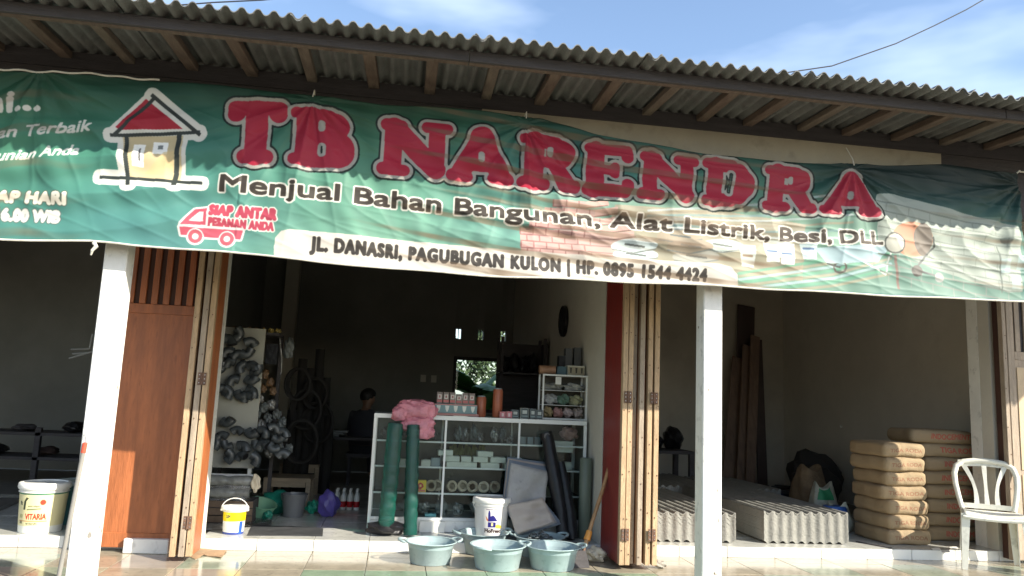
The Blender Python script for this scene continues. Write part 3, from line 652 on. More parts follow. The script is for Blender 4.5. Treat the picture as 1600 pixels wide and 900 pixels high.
# ------------------------------------------------------------------ cables over the roof
def cable(pts, Y, label, r=.013):
    P = [gy(x, y, Y) for x, y in pts]
    out = []
    for i in range(len(P)-1):
        for k in range(6): out.append(P[i].lerp(P[i+1], k/6))
    out.append(P[-1]); tag(G().tube(out, r, 6).build('overhead_cable', mat('cable_rubber', (.04, .045, .055), .6)), label, 'cable')
cable([(900, 128), (1100, 125), (1225, 114), (1300, 103), (1360, 82), (1400, 68), (1460, 40), (1510, 15), (1560, -14), (1800, -190)], 7.5, 'thin black cable sagging over the right half of the roof')
cable([(-200, 60), (100, 22), (330, 4), (410, 0), (700, -30)], 7.5, 'thin black cable crossing the sky at the top left')

# ------------------------------------------------------------------ things on and in front of the shop floor
def label_img(w, h, bg, items):
    """items: ('t', text, x0, y0, x1, cap, colour, bold) or ('p', polygon, colour) in fractions of the label, y down"""
    a = np.zeros((h, w, 3), np.float32); a[:] = np.array(bg)/255.
    for it in items:
        if it[0] == 't':
            _, s, x0, y0, x1, cap, col, bold = it
            m = text_mask((h, w), s, lambda u, v: ((x0+(x1-x0)*u)*w, (y0-cap*v)*h), bold); paint(a, m, col)
        else: m = np.zeros((h, w), bool); fill_poly(m, [(x*w, y*h) for x, y in it[1]]); paint(a, m, it[2])
    return a
def bucket(name, label, px, h, r, img=None, body=m_white, lid=m_white, Z=FL, cat='bucket', rz=0, handle=None, ring=.86, base=None):
    p = gz(*px, Z) if base is None else Vector(base)
    t = thing(name, label, cat, (p.x, p.y, Z+.001), rz)
    rb = r*.86
    mm = print_mat(name+'_print', img, .35) if img is not None else body
    z0, z1 = h*.02, h*.80
    G().lathe([(rb, 0), (rb+.002, z0), (rb+(r-rb)*.85, z1)], 40, uvs=[0, 0, 1]).build('body', mm, t, smooth=True)
    g = G(); rr = rb+(r-rb)*.86
    g.lathe([(rr, z1), (rr+.006, z1+.003), (rr+.006, h*.83), (rr+.001, h*.835), (rr+.001, h*.87), (rr+.012, h*.875), (rr+.012, h*.90)], 40)
    g.build('collar', body, t, smooth=True)
    if lid: G().lathe([(rr+.008, h*.895), (rr+.015, h*.90), (rr+.016, h*.94), (rr+.012, h*.985), (rr+.004, h), (rr-.012, h), (rr-.018, h*.975), (0, h*.975)], 40).build('lid', lid, t, smooth=True)
    if handle:
        pts = [(math.cos(a)*(rr+.014)*1.0, -.02-handle[1]*math.sin(a), h*.86+handle[0]*math.sin(a)) for a in [PI*k/20 for k in range(21)]]
        G().tube(pts, .0032, 6).build('handle', m_white if handle[2] else m_metal, t)
        for sx in (-1, 1): G().box((sx*(rr+.008), -.01, h*.86), (.02, .03, .02)).build('handle_lug', body, t, bevel=.004)
    return t
cream = (226, 218, 170)
v1 = label_img(1400, 420, cream, [('p', [(0, .0), (1, .0), (1, .03), (0, .03)], (40, 120, 90)), ('p', [(0, .84), (1, .84), (1, 1), (0, 1)], (232, 232, 222)),
    ('t', 'VITARIA', .69, .66, .84, .15, (196, 62, 40), 3), ('t', 'VITARIA', .19, .66, .34, .15, (196, 62, 40), 3), ('t', 'NV', .63, .64, .665, .11, (150, 150, 90), 2),
    ('p', [(.665, .42), (.67, .22), (.69, .1), (.71, .12), (.69, .2), (.685, .42)], (60, 70, 50)), ('p', [(.70, .40), (.80, .37), (.80, .40), (.70, .43)], (120, 128, 84)),
    ('t', 'LEM KAYU', .63, .78, .66, .09, (90, 90, 60), 1), ('t', 'PVAc', .632, .30, .655, .1, (70, 80, 60), 2), ('p', [(.81+.02*math.cos(q), .22+.07*math.sin(q)) for q in [k*.4 for k in range(16)]], (190, 70, 50)),
    ('t', 'perekat serbaguna', .71, .34, .79, .045, (130, 130, 90), 1), ('p', [(.62, .7), (.85, .7), (.85, .715), (.62, .715)], (190, 120, 60)), ('t', 'isi bersih', .70, .79, .78, .05, (90, 90, 70), 1)])
bucket('glue_bucket', 'cream bucket with white lid and red lettering, alone at the left of the shop floor', (62, 829), .345, .158, v1)
p = gz(112, 816, FL); t2 = bucket('teal_bucket', 'teal bucket with a pale lid half hidden behind the left porch column', (112, 816), .32, .15, None, mat('teal_plastic', (.05, .17, .18), .4), mat('pale_lid', (.35, .38, .33), .5))
v2 = label_img(1400, 420, (226, 222, 216), [('p', [(.70, .2), (.705, .12), (.715, .12), (.72, .2), (.722, .3), (.745, .26), (.76, .30), (.79, .44), (.70, .46)], (44, 40, 120)), ('p', [(.70, .48), (.775, .48), (.775, .64), (.70, .64)], (44, 40, 120)),
    ('p', [(.73, .50), (.75, .50), (.75, .60), (.73, .60)], (220, 210, 150)), ('p', [(.775, .56), (.80, .54), (.84, .60), (.84, .68), (.775, .66)], (226, 200, 84)), ('p', [(.66, .67), (.87, .69), (.87, .705), (.66, .69)], (120, 110, 140)),
    ('p', [(.675, .28), (.70, .40), (.70, .46), (.685, .42)], (210, 120, 60)), ('t', 'MoFresc', .668, .80, .83, .11, (60, 44, 44), 4), ('t', 'interior paint', .68, .1, .79, .05, (120, 110, 130), 1)])
bucket('paint_bucket', 'large white paint bucket with a blue house picture, standing behind the basins', None, .31, .140, v2, base=(.815, .235, FL), handle=(-.10, .05, 1))
v3 = label_img(900, 300, (222, 222, 218), [('p', [(0, .0), (1, .0), (1, .42), (0, .42)], (236, 206, 24)), ('t', 'LEM', .66, .26, .72, .15, (40, 60, 50), 2), ('p', [(.0, .93), (1, .93), (1, 1), (0, 1)], (50, 70, 150)), ('p', [(.86, .42), (.92, .42), (.92, 1), (.86, 1)], (50, 90, 170)), ('p', [(.4, .42), (.5, .42), (.5, 1), (.4, 1)], (50, 90, 170))])
bucket('small_paint_can', 'small yellow and white can with its wire handle raised, near the doorway', (364, 833), .20, .085, v3, handle=(.085, 0, 1))

m_basin = mat('pale_aqua_plastic', (.31, .40, .41), .36, .14, 5, bump=.15, bscale=15, spots=.25)
m_chain = mat('galvanised_chain', (.16, .18, .185), .4, .35, 30, metal=.5)
def basin(label, px, r, h, lug=(0, PI), base=None, rz=0, content=None):
    p = gz(*px, 0) if base is None else Vector(base); t = thing('basin', label, 'basin', (p.x, p.y, base[2] if base else .0015), rz, group='pale aqua basins on the porch')
    rb = r*.78
    G().lathe([(0, .004), (rb*.96, .004), (rb, .0), (rb+.004, .006), (r-.012, h-.008), (r-.006, h-.004), (r+.008, h-.004), (r+.010, h-.001), (r+.006, h+.003), (r-.008, h), (rb-.002, .01), (0, .009)], 44).build('bowl', m_basin, t, smooth=True)
    for a in lug:
        c, s = math.cos(a), math.sin(a); lp = []
        for k in range(13):
            q = PI*k/12; o = r+.002+.05*math.sin(q)*1.0; w = .062*math.cos(q); lp.append((o*c-w*s, o*s+w*c, h-.004+.012*math.sin(q)))
        G().tube(lp, [.009 if 0 < i < 12 else .007 for i in range(13)], 7).build('handle', m_basin, t, smooth=True)
    if content:
        g = G(); n, rr, zc, hh = content
        link = [(.013*math.cos(q)*1.5, .013*math.sin(q), 0) for q in [2*PI*k/8 for k in range(8)]]
        for _ in range(n):
            a, d = random.uniform(0, 2*PI), rr*math.sqrt(random.random()); M = Matrix.Translation((d*math.cos(a), d*math.sin(a), zc+hh*(1-(d/rr)**2)*random.uniform(.6, 1)))@Matrix.Rotation(random.uniform(0, PI), 4, 'Z')@Matrix.Rotation(random.uniform(-1.2, 1.2), 4, 'X')
            g.M = M; g.tube(link, .0042, 5, closed=True)
        g.M = Matrix(); g.build('chain_links', m_chain, None, loc=(p.x, p.y, base[2] if base else 0), smooth=True, label='heap of dark grey chain links inside '+label.split(',')[0].replace('pale aqua ', 'the '), cat='chain', kind='stuff')
    return t
gb = lambda x, y: gz(x, y, 0)
def bas(label, x, ytop, ybot, r, h, **k):
    p = gz(x, ybot, 0); p = p+Vector((0, r*.62, 0)); return basin(label, None, r, h, base=(p.x, p.y, .0015), **k)
bas('pale aqua basin, leftmost of the group, with a handle towards the left column', 673, 852, 884, .176, .145, lug=(PI*.98, .3))
bas('pale aqua basin, front middle of the group', 780, 852, 893, .190, .155, lug=(.25, PI+.9), content=(40, .10, .02, .03))
bas('pale aqua basin, front right of the group, beside the crumpled paper', 868, 855, 893, .190, .15, lug=(.05, PI-.3), content=(110, .11, .02, .07))
bas('pale aqua basin behind, below the white paint bucket', 757, 835, 868, .185, .15, lug=(PI-.2, .1), content=(60, .12, .03, .08), rz=.3)
bas('pale aqua basin behind, heaped with chain, left of the hoe', 846, 838, 872, .19, .14, lug=(PI-.5, .3), content=(230, .15, .05, .12))

# hoe leaning by the red door
t = thing('hoe', 'long handled hoe with a taped orange collar leaning on the red door leaf', 'hoe', tuple(gz(905, 884, 0)))
a = gz(905, 884, 0); b_ = gy(956, 712, -.12); top = b_-a; m_handle = mat('worn_handle_wood', (.36, .20, .09), .5, .35, 12, spots=.3)
def lerpv(k): return tuple(top*k)
G().tube([lerpv(.17), lerpv(.4), tuple(top*.7+Vector((.008, 0, 0))), lerpv(1)], [.017, .014, .014, .013], 10).build('handle', m_handle, t, smooth=True)
G().tube([tuple(top*.22), tuple(top*.30)], [.026, .022], 10).build('collar', mat('orange_tape', (.62, .26, .05), .5), t, smooth=True)
G().tube([tuple(top*.24), tuple(top*.1), (.0, -.01, .01)], [.014, .011, .008], 8).build('socket', m_rust, t, smooth=True)
G().add([(-.05, .0, .10), (.05, .01, .10), (.06, -.07, .002), (-.06, -.08, .002), (-.05, .004, .104), (.05, .014, .104), (.06, -.066, .006), (-.06, -.076, .006)], [(0, 1, 2, 3), (7, 6, 5, 4), (0, 4, 5, 1), (1, 5, 6, 2), (2, 6, 7, 3), (3, 7, 4, 0)]).build('blade', m_dark, t)

def crumple(label, c, s, m, name='crumpled_paper', cat='paper', seed=1, flat=.6, kind=None):
    r = random.Random(seed); big = max(s) > .09; A1, A2, A3 = (.13, .10, .03) if big else (.20, .14, .06); bm = bmesh.new(); bmesh.ops.create_icosphere(bm, subdivisions=3, radius=1)
    for v in bm.verts:
        p = v.co.copy(); k = 1+A1*math.sin(p.x*5+seed)*math.sin(p.y*4+2*seed)+A2*math.sin(p.z*6+p.x*5+seed)+r.uniform(-A3, A3)
        v.co = Vector((p.x*s[0]*k, p.y*s[1]*k, max(-s[2]*.98, p.z*s[2]*k)))
    me = bpy.data.meshes.new(name); bm.to_mesh(me); bm.free(); me.materials.append(m)
    if big: me.polygons.foreach_set('use_smooth', [True]*len(me.polygons)); me.set_sharp_from_angle(angle=rad(28))
    return obj(name, me, None, (c[0], c[1], c[2]+s[2]*.98), label=label, cat=cat, kind=kind)
m_pap = mat('creased_paper', (.62, .55, .42), .8, .2, 12, spots=.3)
crumple('crumpled pale paper lying at the foot of the red door leaf', gz(934, 881, 0)+Vector((0, .06, .002)), (.075, .06, .055), m_pap, seed=3)
crumple('small grey stone beside the foot of the right door bundle', gz(1033, 889, 0)+Vector((0, .03, .001)), (.05, .035, .028), mat('stone', (.32, .3, .26), .9, .2, 20), 'stone', 'stone', 5)
# brown sack cloth scrap on the porch
def scrap(name, label, cat, pts, Z, m, thick=.004, wob=.006, sub=10):
    P = [gz(x, y, Z) for x, y in pts]; c = sum(P, Vector())/len(P)
    bm = bmesh.new(); vs = [bm.verts.new(p-c) for p in P]; f = bm.faces.new(vs); bmesh.ops.triangulate(bm, faces=[f]); bmesh.ops.subdivide_edges(bm, edges=bm.edges, cuts=3, use_grid_fill=True)
    for v in bm.verts: v.co.z += abs(wob*(math.sin(v.co.x*23)+math.sin(v.co.y*31+1)))+.001
    me = bpy.data.meshes.new(name); bmesh.ops.recalc_face_normals(bm, faces=bm.faces); bm.to_mesh(me); bm.free(); me.materials.append(m)
    o = obj(name, me, None, tuple(c), label=label, cat=cat); q = o.modifiers.new('thickness', 'SOLIDIFY'); q.thickness = thick; return o
scrap('cardboard_scrap', 'torn brown cardboard scrap lying by the left door bundle', 'cardboard', [(300, 862), (322, 853), (350, 853), (354, 862), (345, 872), (318, 868), (305, 874), (298, 871)], .001, mat('brown_cardboard', (.33, .22, .13), .85, .15, 12))
# white block on the porch
p = gz(226, 866, 0); t = G().box((0, 0, .048), (.30, .10, .096)).build('concrete_block', m_white, None, loc=(p.x, p.y+.06, .001), rz=rad(-3), bevel=.004)
tag(t, 'white painted block on the porch in front of the orange brown door leaf', 'block')
# rod leaning at the left column
a = Vector((-1.778, -1.222, .02)); b2 = gy(133, 692, -1.216)
t = thing('leaning_rod', 'thin grey rod with a red tip leaning on the left porch column', 'rod', tuple(a)); d = b2-a
G().tube([(0, 0, 0), tuple(d*.93)], .012, 10).build('shaft', mat('grey_rod', (.22, .21, .19), .5), t, smooth=True)
G().tube([tuple(d*.93), tuple(d*1.0)], .0135, 10).build('tip', mat('red_tape', (.62, .08, .04), .5), t, smooth=True)
G().tube([tuple(d*1.0+Vector((.014*math.cos(q)*1, 0, .03+.03*math.sin(q)))) for q in [2*PI*k/12 for k in range(12)]], .0022, 5, closed=True).build('loop', m_metal, t)
# flat dark sheet
scrap('rubber_mat', 'flat dark grey rubber sheet lying at the edge of the shop floor', 'mat', [(386, 837), (394, 821), (440, 822), (505, 826), (504, 838), (440, 837)], FL+.002, mat('dark_rubber', (.045, .047, .05), .6, .2, 8), .006, .003)
scrap('plastic_scrap', 'clear plastic scrap on the floor behind the rubber sheet', 'plastic sheet', [(380, 826), (384, 806), (405, 808), (425, 812), (424, 820), (396, 822)], FL+.002, m_clear, .002, .012)

# ------------------------------------------------------------------ glass display counter and what stands in and on it
CX0, CX1, CY0, CY1, CZ0, CZ1 = -.155, 1.615, .40, .84, FL, 1.005
ct = thing('display_counter', 'long white framed glass counter with three bays of shelves in the middle shop', 'counter', (CX0, CY0, FL))
L = CX1-CX0; H = CZ1-FL; D = CY1-CY0; fr = .026
bars = [((0, 0, H-.035), (L, .03, H)), ((0, D-.03, H-.035), (L, D, H)), ((0, 0, .09), (L, .026, .115)), ((0, D-.026, .09), (L, D, .115))]
for i, (a, b) in enumerate(bars): G().bb(a, b).build('rail', m_alu, ct, bevel=.002)
for x in (0, L-fr):
    for y in (0.001, D-fr-.001): G().bb((x, y, .0), (x+fr, y+fr, H-.036)).build('post', m_alu, ct, bevel=.002)
    G().bb((x+.001, fr+.002, H-.03), (x+fr-.001, D-fr-.002, H-.002)).build('rail', m_alu, ct, bevel=.002)
for x in (.585, 1.195): G().bb((x-.008, .002, .116), (x+.008, .018, H-.036)).build('post', m_alu, ct); G().bb((x-.008, D-.018, .116), (x+.008, D-.002, H-.036)).build('post', m_alu, ct)
for k in range(3): G().bb((k*(L/3)+.004+(.022 if k == 0 else 0), .005, .004), ((k+1)*(L/3)-.004-(.022 if k == 2 else 0), .02, .088)).build('base_panel', m_white, ct)
SH = [.115, .118+.175, .118+.175+.205, .118+.175+.205+.195]; SH = [.113, .303, .510, .712]
m_mirror = mat('cabinet_back_panel', (.045, .06, .056), .25, .2, 3)
G().bb((.03, D-.012, .116), (L-.03, D-.008, H-.037)).build('back_panel', m_mirror, ct)
G().bb((.027, .03, .100), (L-.027, D-.03, .112)).build('shelf', mat('counter_floor_board', (.3, .3, .28), .6), ct)
for z in SH[1:]:
    sh_ = G().bb((.027, .024, z-.006), (L-.027, D-.03, z)).build('shelf', m_glass, ct)
    G().bb((.027, .013, z-.009), (L-.027, .023, z+.004)).build('shelf_edge', m_alu, sh_)
G().bb((.004, .031, H-.006), (L-.004, D-.031, H-.001)).build('glass_top', m_glass, ct)
for x0, x1 in ((.027, .576), (.594, 1.186), (1.204, L-.027)): G().bb((x0, .008, .117), (x1, .011, H-.037)).build('glass_pane', m_glass, ct)
def at(x, y, z): return (CX0+x, CY0+y, FL+z)
m_box_w = mat('white_carton', (.62, .63, .55), .6, .06, 6); m_box_g = mat('grey_carton', (.25, .29, .30), .6, .1, 6)
box_cache = {}
def carton(label, x, y, z, sx, sy, sz, m, rz=0, group=None, cat='box', name='carton', raw=False):
    key = (round(sx, 3), round(sy, 3), round(sz, 3), m.name)
    if key not in box_cache: box_cache[key] = G().box((0, 0, sz/2), (sx, sy, sz)).box((0, 0, sz+.0008), (sx*.25, sy*.98, .0012)).mesh(name, m, bevel=.0015)
    o = obj(name, box_cache[key], None, (x, y, z) if raw else at(x, y, z), rz=rz, label=label, cat=cat, group=group); return o
# second shelf from the top: stacked white cartons
rows = [(0, [(.66, .11), (.78, .17), (.965, .17), (1.15, .14)]), (1, [(.63, .15), (.755, .09), (.875, .13), (1.02, .14), (1.165, .12)]), (2, [(.57, .13), (.61, .05), (.90, .14)])]
for r, L_ in rows:
    for i, (x, w) in enumerate(L_):
        if r == 2 and i == 1: continue
        carton(['white carton, %s from the left in the bottom layer on the counter shelf', 'white carton, %s from the left in the middle layer on the counter shelf', 'white carton, %s from the left on top of the counter shelf layers'][r] % ORD[i], x+.012*r, .09+.005*i, SH[2]+.001+r*.046, w*.92, .12, .043, m_box_w, random.uniform(-.05, .05), 'white cartons stacked on a counter shelf')
for i, x in enumerate((.24, .33, .44, .52)): carton('pale grey carton, %s from the left in the left bay of the counter' % ORD[i], x, .10, SH[2]+.001, .075, .1, .05+.02*(i % 2), m_box_g if i % 2 else m_box_w, 0, 'grey cartons in the left bay of the counter')
yb = label_img(120, 120, (232, 200, 60), [('p', [(.28, .3), (.5, .15), (.75, .3), (.8, .55), (.5, .8), (.2, .6)], (196, 60, 60)), ('p', [(.05, .8), (.95, .8), (.95, .95), (.05, .95)], (226, 120, 110)), ('p', [(.42, .35), (.6, .35), (.6, .55), (.42, .55)], (240, 210, 120))])
def faced_box(name, label, x, y, z, sx, sy, sz, img, m, cat='box', rz=0, group=None, raw=False, key=None):
    t = thing(name, label, cat, (x, y, z) if raw else at(x, y, z), rz, group)
    G().box((0, 0, sz/2), (sx, sy, sz)).build('carton_body', m, t, bevel=.001)
    pm_ = MATS.get('print_'+(key or name)) or print_mat('print_'+(key or name), img, .4)
    G().add([(-sx/2+.002, -sy/2-.0012, .002), (sx/2-.002, -sy/2-.0012, .002), (sx/2-.002, -sy/2-.0012, sz-.002), (-sx/2+.002, -sy/2-.0012, sz-.002)], [(0, 1, 2, 3)], [[(0, 0), (1, 0), (1, 1), (0, 1)]]).build('printed_front', pm_, t, recalc=False)
    return t
faced_box('yellow_pack', 'yellow pack with a red flower print on the third shelf of the counter', .405, .07, SH[1]+.002, .095, .06, .095, yb, mat('yellow_card', (.6, .42, .06), .5))
# rolls and bits on the shelves
m_roll = mat('tan_tape', (.35, .29, .2), .4, .2, 10); m_silver = mat('silver_packet', (.26, .26, .25), .25, .35, 25, metal=.4, bump=1, bscale=35); m_greyp = mat('grey_packet', (.12, .135, .135), .4, .4, 15, bump=.8, bscale=30)
roll_me = G().lathe([(.028, 0), (.045, 0), (.047, .002), (.047, .022), (.045, .024), (.028, .024), (.026, .022), (.026, .002), (.028, 0)], 20).mesh('tape_roll', m_roll, smooth=True, auto=40)
for i, x in enumerate((.50, .545, .66, .75, .84, 1.02, .93)):
    obj('tape_roll', roll_me, None, at(x, .10+.03*(i % 2), SH[1]+.05), rot=(PI/2-.15, 0, random.uniform(-.5, .5)), label='brown tape roll, %s in the row on the third counter shelf' % ORD[i], cat='tape roll', group='tape rolls on the third counter shelf')
def packet(label, x, y, z, s, m, seed, group=None, name='packet', cat='packet', raw=False):
    o = crumple(label, (x, y, z) if raw else at(x, y, z), s, m, name, cat, seed)
    if group: o['group'] = group
    return o
for i in range(9): packet('silvery wrapped packet, %s from the left on the bottom counter shelf' % ORD[i], .17+.14*i, .12+.02*(i % 3), SH[0]+.004, (.045, .05, .05+.02*(i % 2)), m_silver if i % 3 else m_greyp, i, 'wrapped packets on the bottom counter shelf')
carton('light blue flat box on the bottom shelf of the counter', .50, .07, SH[0]+.003, .09, .07, .022, mat('light_blue_card', (.2, .5, .55), .5))
for i, (x, m, h) in enumerate(((.70, m_greyp, .06), (.76, m_silver, .055), (.83, m_greyp, .07), (.88, m_silver, .04), (1.0, m_silver, .065), (1.07, m_greyp, .065), (1.13, m_silver, .03))):
    packet('metallic grey packet, %s from the left on the top counter shelf' % ORD[i], x, .12+.03*(i % 2), SH[3]+.004, (.034, .04, h), m, 20+i, 'metallic packets on the top counter shelf')
packet('pink crumpled bag on the top shelf at the right end of the counter', 1.64, .12, SH[3]+.04, (.07, .06, .06), mat('pink_bag_pale', (.45, .28, .25), .5, .2, 12, bump=.6), 31)
G().box((0, 0, .045), (.17, .10, .09)).box((-.12, 0, .05), (.1, .02, .02)).build('caulking_gun', m_box_w, None, loc=at(1.58, .10, SH[3]-.052), label='white caulking gun lying at the right end of the top counter shelf', cat='tool')
for i, x in enumerate((1.24, 1.30, 1.36)): carton('small dark box, %s from the left beside the black film roll' % ORD[i], x, .12, SH[3]+.002, .05, .08, .06, m_box_g, .1*i, 'small dark boxes in the right bay')
for i, (x, z, k) in enumerate(((1.32, SH[1], 0), (1.40, SH[1], 1), (1.5, SH[1], 0), (1.55, SH[2], 1))): carton('pale small box in the right counter bay, %s' % ('leftmost on the third shelf', 'middle of the third shelf', 'rightmost on the third shelf', 'alone on the second shelf')[i], x+.08, .10, z+.002, .07, .06, .03+.035*k, m_box_w, .2, 'pale boxes in the right bay of the counter')
for i in range(5): packet('olive green packet, %s from the left behind the white cartons' % ORD[i], .68+.06*i, .30, SH[2]+.004, (.035, .02, .085), mat('olive_packet', (.15, .17, .06), .5, .3, 9, bump=.6), 40+i, 'olive packets behind the white cartons')
for i in range(4): packet('crumpled grey packet, %s from the left on the top shelf, left bay' % ORD[i], .10+.13*i, .2, SH[3]+.004, (.04, .04, .045), m_greyp, 50+i, 'grey packets in the left bay of the counter')
# on top of the counter
ZT = H+.001
lamp = label_img(300, 70, (110, 140, 142), [('p', [((k+.25)/5, .15), ((k+.75)/5, .15), ((k+.68)/5, .6), ((k+.56)/5, .85), ((k+.44)/5, .85), ((k+.32)/5, .6)], (214, 214, 206)) for k in range(5)]+[('p', [(0, 0), (1, 0), (1, .08), (0, .08)], (196, 120, 116))])
faced_box('lamp_display_box', 'display carton printed with a row of white bulbs on the counter, below small boxes', .66, .13, ZT+.02, .36, .14, .075, lamp, m_box_g, cat='carton')
carton('flat pink tray under the bulb display carton', .655, .13, ZT+.001, .40, .16, .018, mat('pink_card', (.5, .25, .22), .6), 0, None, 'tray', 'tray')
sb = label_img(60, 110, (120, 108, 100), [('p', [(.15, .2), (.85, .2), (.85, .6), (.15, .6)], (206, 196, 186)), ('p', [(0, .68), (1, .68), (1, .9), (0, .9)], (190, 100, 96)), ('p', [(.35, .28), (.65, .28), (.65, .5), (.35, .5)], (150, 90, 90))])
for i in range(6): faced_box('small_lamp_box', 'small brown and pink box, %s from the left on the bulb display carton' % ORD[i], .525+.054*i, .12, ZT+.097, .048, .05, .095-.012*(i == 3), sb, mat('brown_card', (.18, .12, .1), .6), group='small boxes standing on the bulb display carton', key='small_lamp_box')
m_can = mat('rust_orange_can', (.40, .12, .06), .4, .15, 8)
for x, r, h, lb in ((.88, .042, .165, 'shorter rust orange can on the counter, beside the bulb display carton'), (1.02, .042, .235, 'taller rust orange can on the counter, in front of the window')):
    t = thing('spray_can', lb, 'can', at(x, .14, ZT)); G().lathe([(r*.95, 0), (r, .004), (r, h*.93), (r*.9, h*.97), (r*.88, h)], 24).build('body', m_can, t, smooth=True); G().lathe([(r*.8, h+.0005), (r*.8, h+.01), (0, h+.012)], 20).build('lid', m_box_g, t, smooth=True)
sb2 = label_img(60, 90, (52, 66, 70), [('p', [(.2, .2), (.8, .2), (.8, .55), (.2, .55)], (180, 186, 180)), ('p', [(.1, .7), (.9, .7), (.9, .85), (.1, .85)], (120, 140, 140))])
sb3 = label_img(60, 60, (190, 110, 120), [('p', [(.3, .25), (.7, .25), (.7, .8), (.3, .8)], (216, 190, 190))])
for i, (x, w, h) in enumerate(((1.045+.06, .05, .052), (1.10+.06, .05, .055))): faced_box('pink_box', ['left small pink box on the counter beside the taller can', 'right small pink box on the counter beside the dark boxes'][i], x-.05, .07, ZT, w, .05, h, sb3, mat('pink_card', (.5, .25, .22)), group='two small pink boxes on the counter', key='pink_box')
for i, (x, w, h) in enumerate(((1.165, .062, .07), (1.245, .07, .088), (1.315, .05, .085), (1.372, .055, .078))):
    faced_box('small_dark_box', ['dark box beside the pink boxes on the counter', 'tallest pale printed box in the row left of the small cabinet', 'narrow dark box in the row left of the small cabinet', 'dark box touching the small glass cabinet on the counter'][i], x, .10, ZT, w, .06, h, sb2, m_box_w if i == 1 else m_box_g, key='small_dark_box')
# small cabinet
sc = thing('small_glass_cabinet', 'small white framed cabinet with three shelves of packets, on the right end of the counter', 'cabinet', at(1.40, .12, ZT)); SW, SHh, SD = .395, .385, .2
for a, b in (((0, 0, 0), (.014, .014, SHh)), ((SW-.014, 0, 0), (SW, .014, SHh)), ((.0145, 0, SHh-.014), (SW-.0145, .014, SHh)), ((.0145, 0, 0), (SW-.0145, .014, .014)), ((0, SD-.014, 0), (.014, SD, SHh)), ((SW-.014, SD-.014, 0), (SW, SD, SHh))): G().bb(a, b).build('frame_bar', m_alu, sc)
G().bb((.015, .015, SHh-.01), (SW-.015, SD-.001, SHh-.004)).build('top', m_glass, sc); G().bb((.015, SD-.008, .015), (SW-.015, SD-.004, SHh-.02)).build('back_panel', mat('dark_olive_panel', (.09, .08, .06), .6), sc)
for z in (.125, .25): G().bb((.015, .015, z-.004), (SW-.015, SD-.02, z)).build('shelf', m_alu, sc)
for k, (z, cols) in enumerate(((.016, [(.42, .33, .18), (.45, .25, .23), (.5, .4, .38), (.4, .33, .3)]), (.126, [(.42, .42, .42), (.12, .2, .15), (.33, .32, .2)]), (.251, [(.3, .3, .27), (.42, .42, .40)]))):
    for i, c in enumerate(cols):
        w = (SW-.05)/len(cols); packet(['folded packet stuffed in the lowest shelf of the small cabinet', 'folded packet in the middle shelf of the small cabinet', 'folded papers in the top shelf of the small cabinet'][k]+', '+ORD[i]+' from the left', 1.40+.03+w*(i+.5), .22, ZT+z, (w*.52, .06, .045-.012*(k == 2)), mat('packet_%d%d' % (k, i), c, .6, .2, 10, bump=.7), 60+k*9+i, 'packets in the small cabinet, shelf by shelf')
G().bb((0, 0, 0), (.05, .002, .065)).build('paper_note', m_white, None, loc=at(1.51, .116, ZT+.30), label='white paper note taped to the front of the small cabinet', cat='note')
p3 = label_img(160, 70, (150, 142, 120), [('p', [((k+.3)/3, .2), ((k+.7)/3, .2), ((k+.62)/3, .8), ((k+.38)/3, .8)], (60, 56, 46)) for k in range(3)]+[('p', [(0, 0), (1, 0), (1, .12), (0, .12)], (190, 186, 170))])
faced_box('printed_carton', 'pale carton printed with three dark shapes on top of the small cabinet', 1.70, .22, ZT+SHh+.002, .15, .12, .082, p3, m_box_w, cat='carton')
carton('blue grey box beside the printed carton on top of the small cabinet', 1.575, .22, ZT+SHh+.002, .08, .1, .07, mat('blue_grey_card', (.07, .13, .16), .6))
t = G().tube([(-.07, 0, .038), (.07, 0, .038)], [.037, .037], 16).build('brown_roll', mat('brown_roll_tape', (.36, .2, .12), .45, .2, 9), None, loc=at(1.455, .22, ZT+SHh+.002), smooth=True); tag(t, 'brown tape roll lying on the left of the small cabinet top', 'roll')
for i, (x, h) in enumerate(((1.60, .17), (1.66, .24), (1.74, .25))): G().bb((-.03, -.04, 0), (.03, .04, h)).build('dark_bottle_box', m_dgrey if i else m_black, None, loc=at(x, .33, ZT+SHh+.002+0*i), label=['shortest dark box behind the things on the small cabinet', 'dark box in the middle behind the printed carton', 'dark reddish box at the right behind the printed carton'][i], cat='box')
# shelf rack behind the cabinet (dark)
rk = thing('dark_shelf', 'dark wall shelf standing behind the small cabinet against the right wall', 'shelf', (1.1, 2.2, FL))
G().bb((.031, .33, .1), (.469, .34, 1.7)).build('back_panel', m_dark, rk); G().bb((.501, .0, .1), (.51, .34, 1.7)).build('shade_panel', m_dark, rk)  # dark panels added over the pale wall, standing for its shade
for z in (.5, .95, 1.35): G().bb((0, 0, z), (.5, .328, z+.02)).build('shelf_board', m_dark, rk)
for x in (0, .47): G().bb((x, .0, 0), (x+.03, .03, 1.75)).build('post', m_dark, rk); G().bb((x, .32, 0), (x+.03, .35, 1.75)).build('post', m_dark, rk)
for i in range(4): packet('dark carton on the dark wall shelf, %s from its left end' % ORD[i], 1.18+.1*i, 2.38, FL+1.372, (.05, .07, .09+.02*(i % 2)), m_black, 80+i, 'dark cartons on the dark shelf', 'dark_carton', 'carton', raw=True)
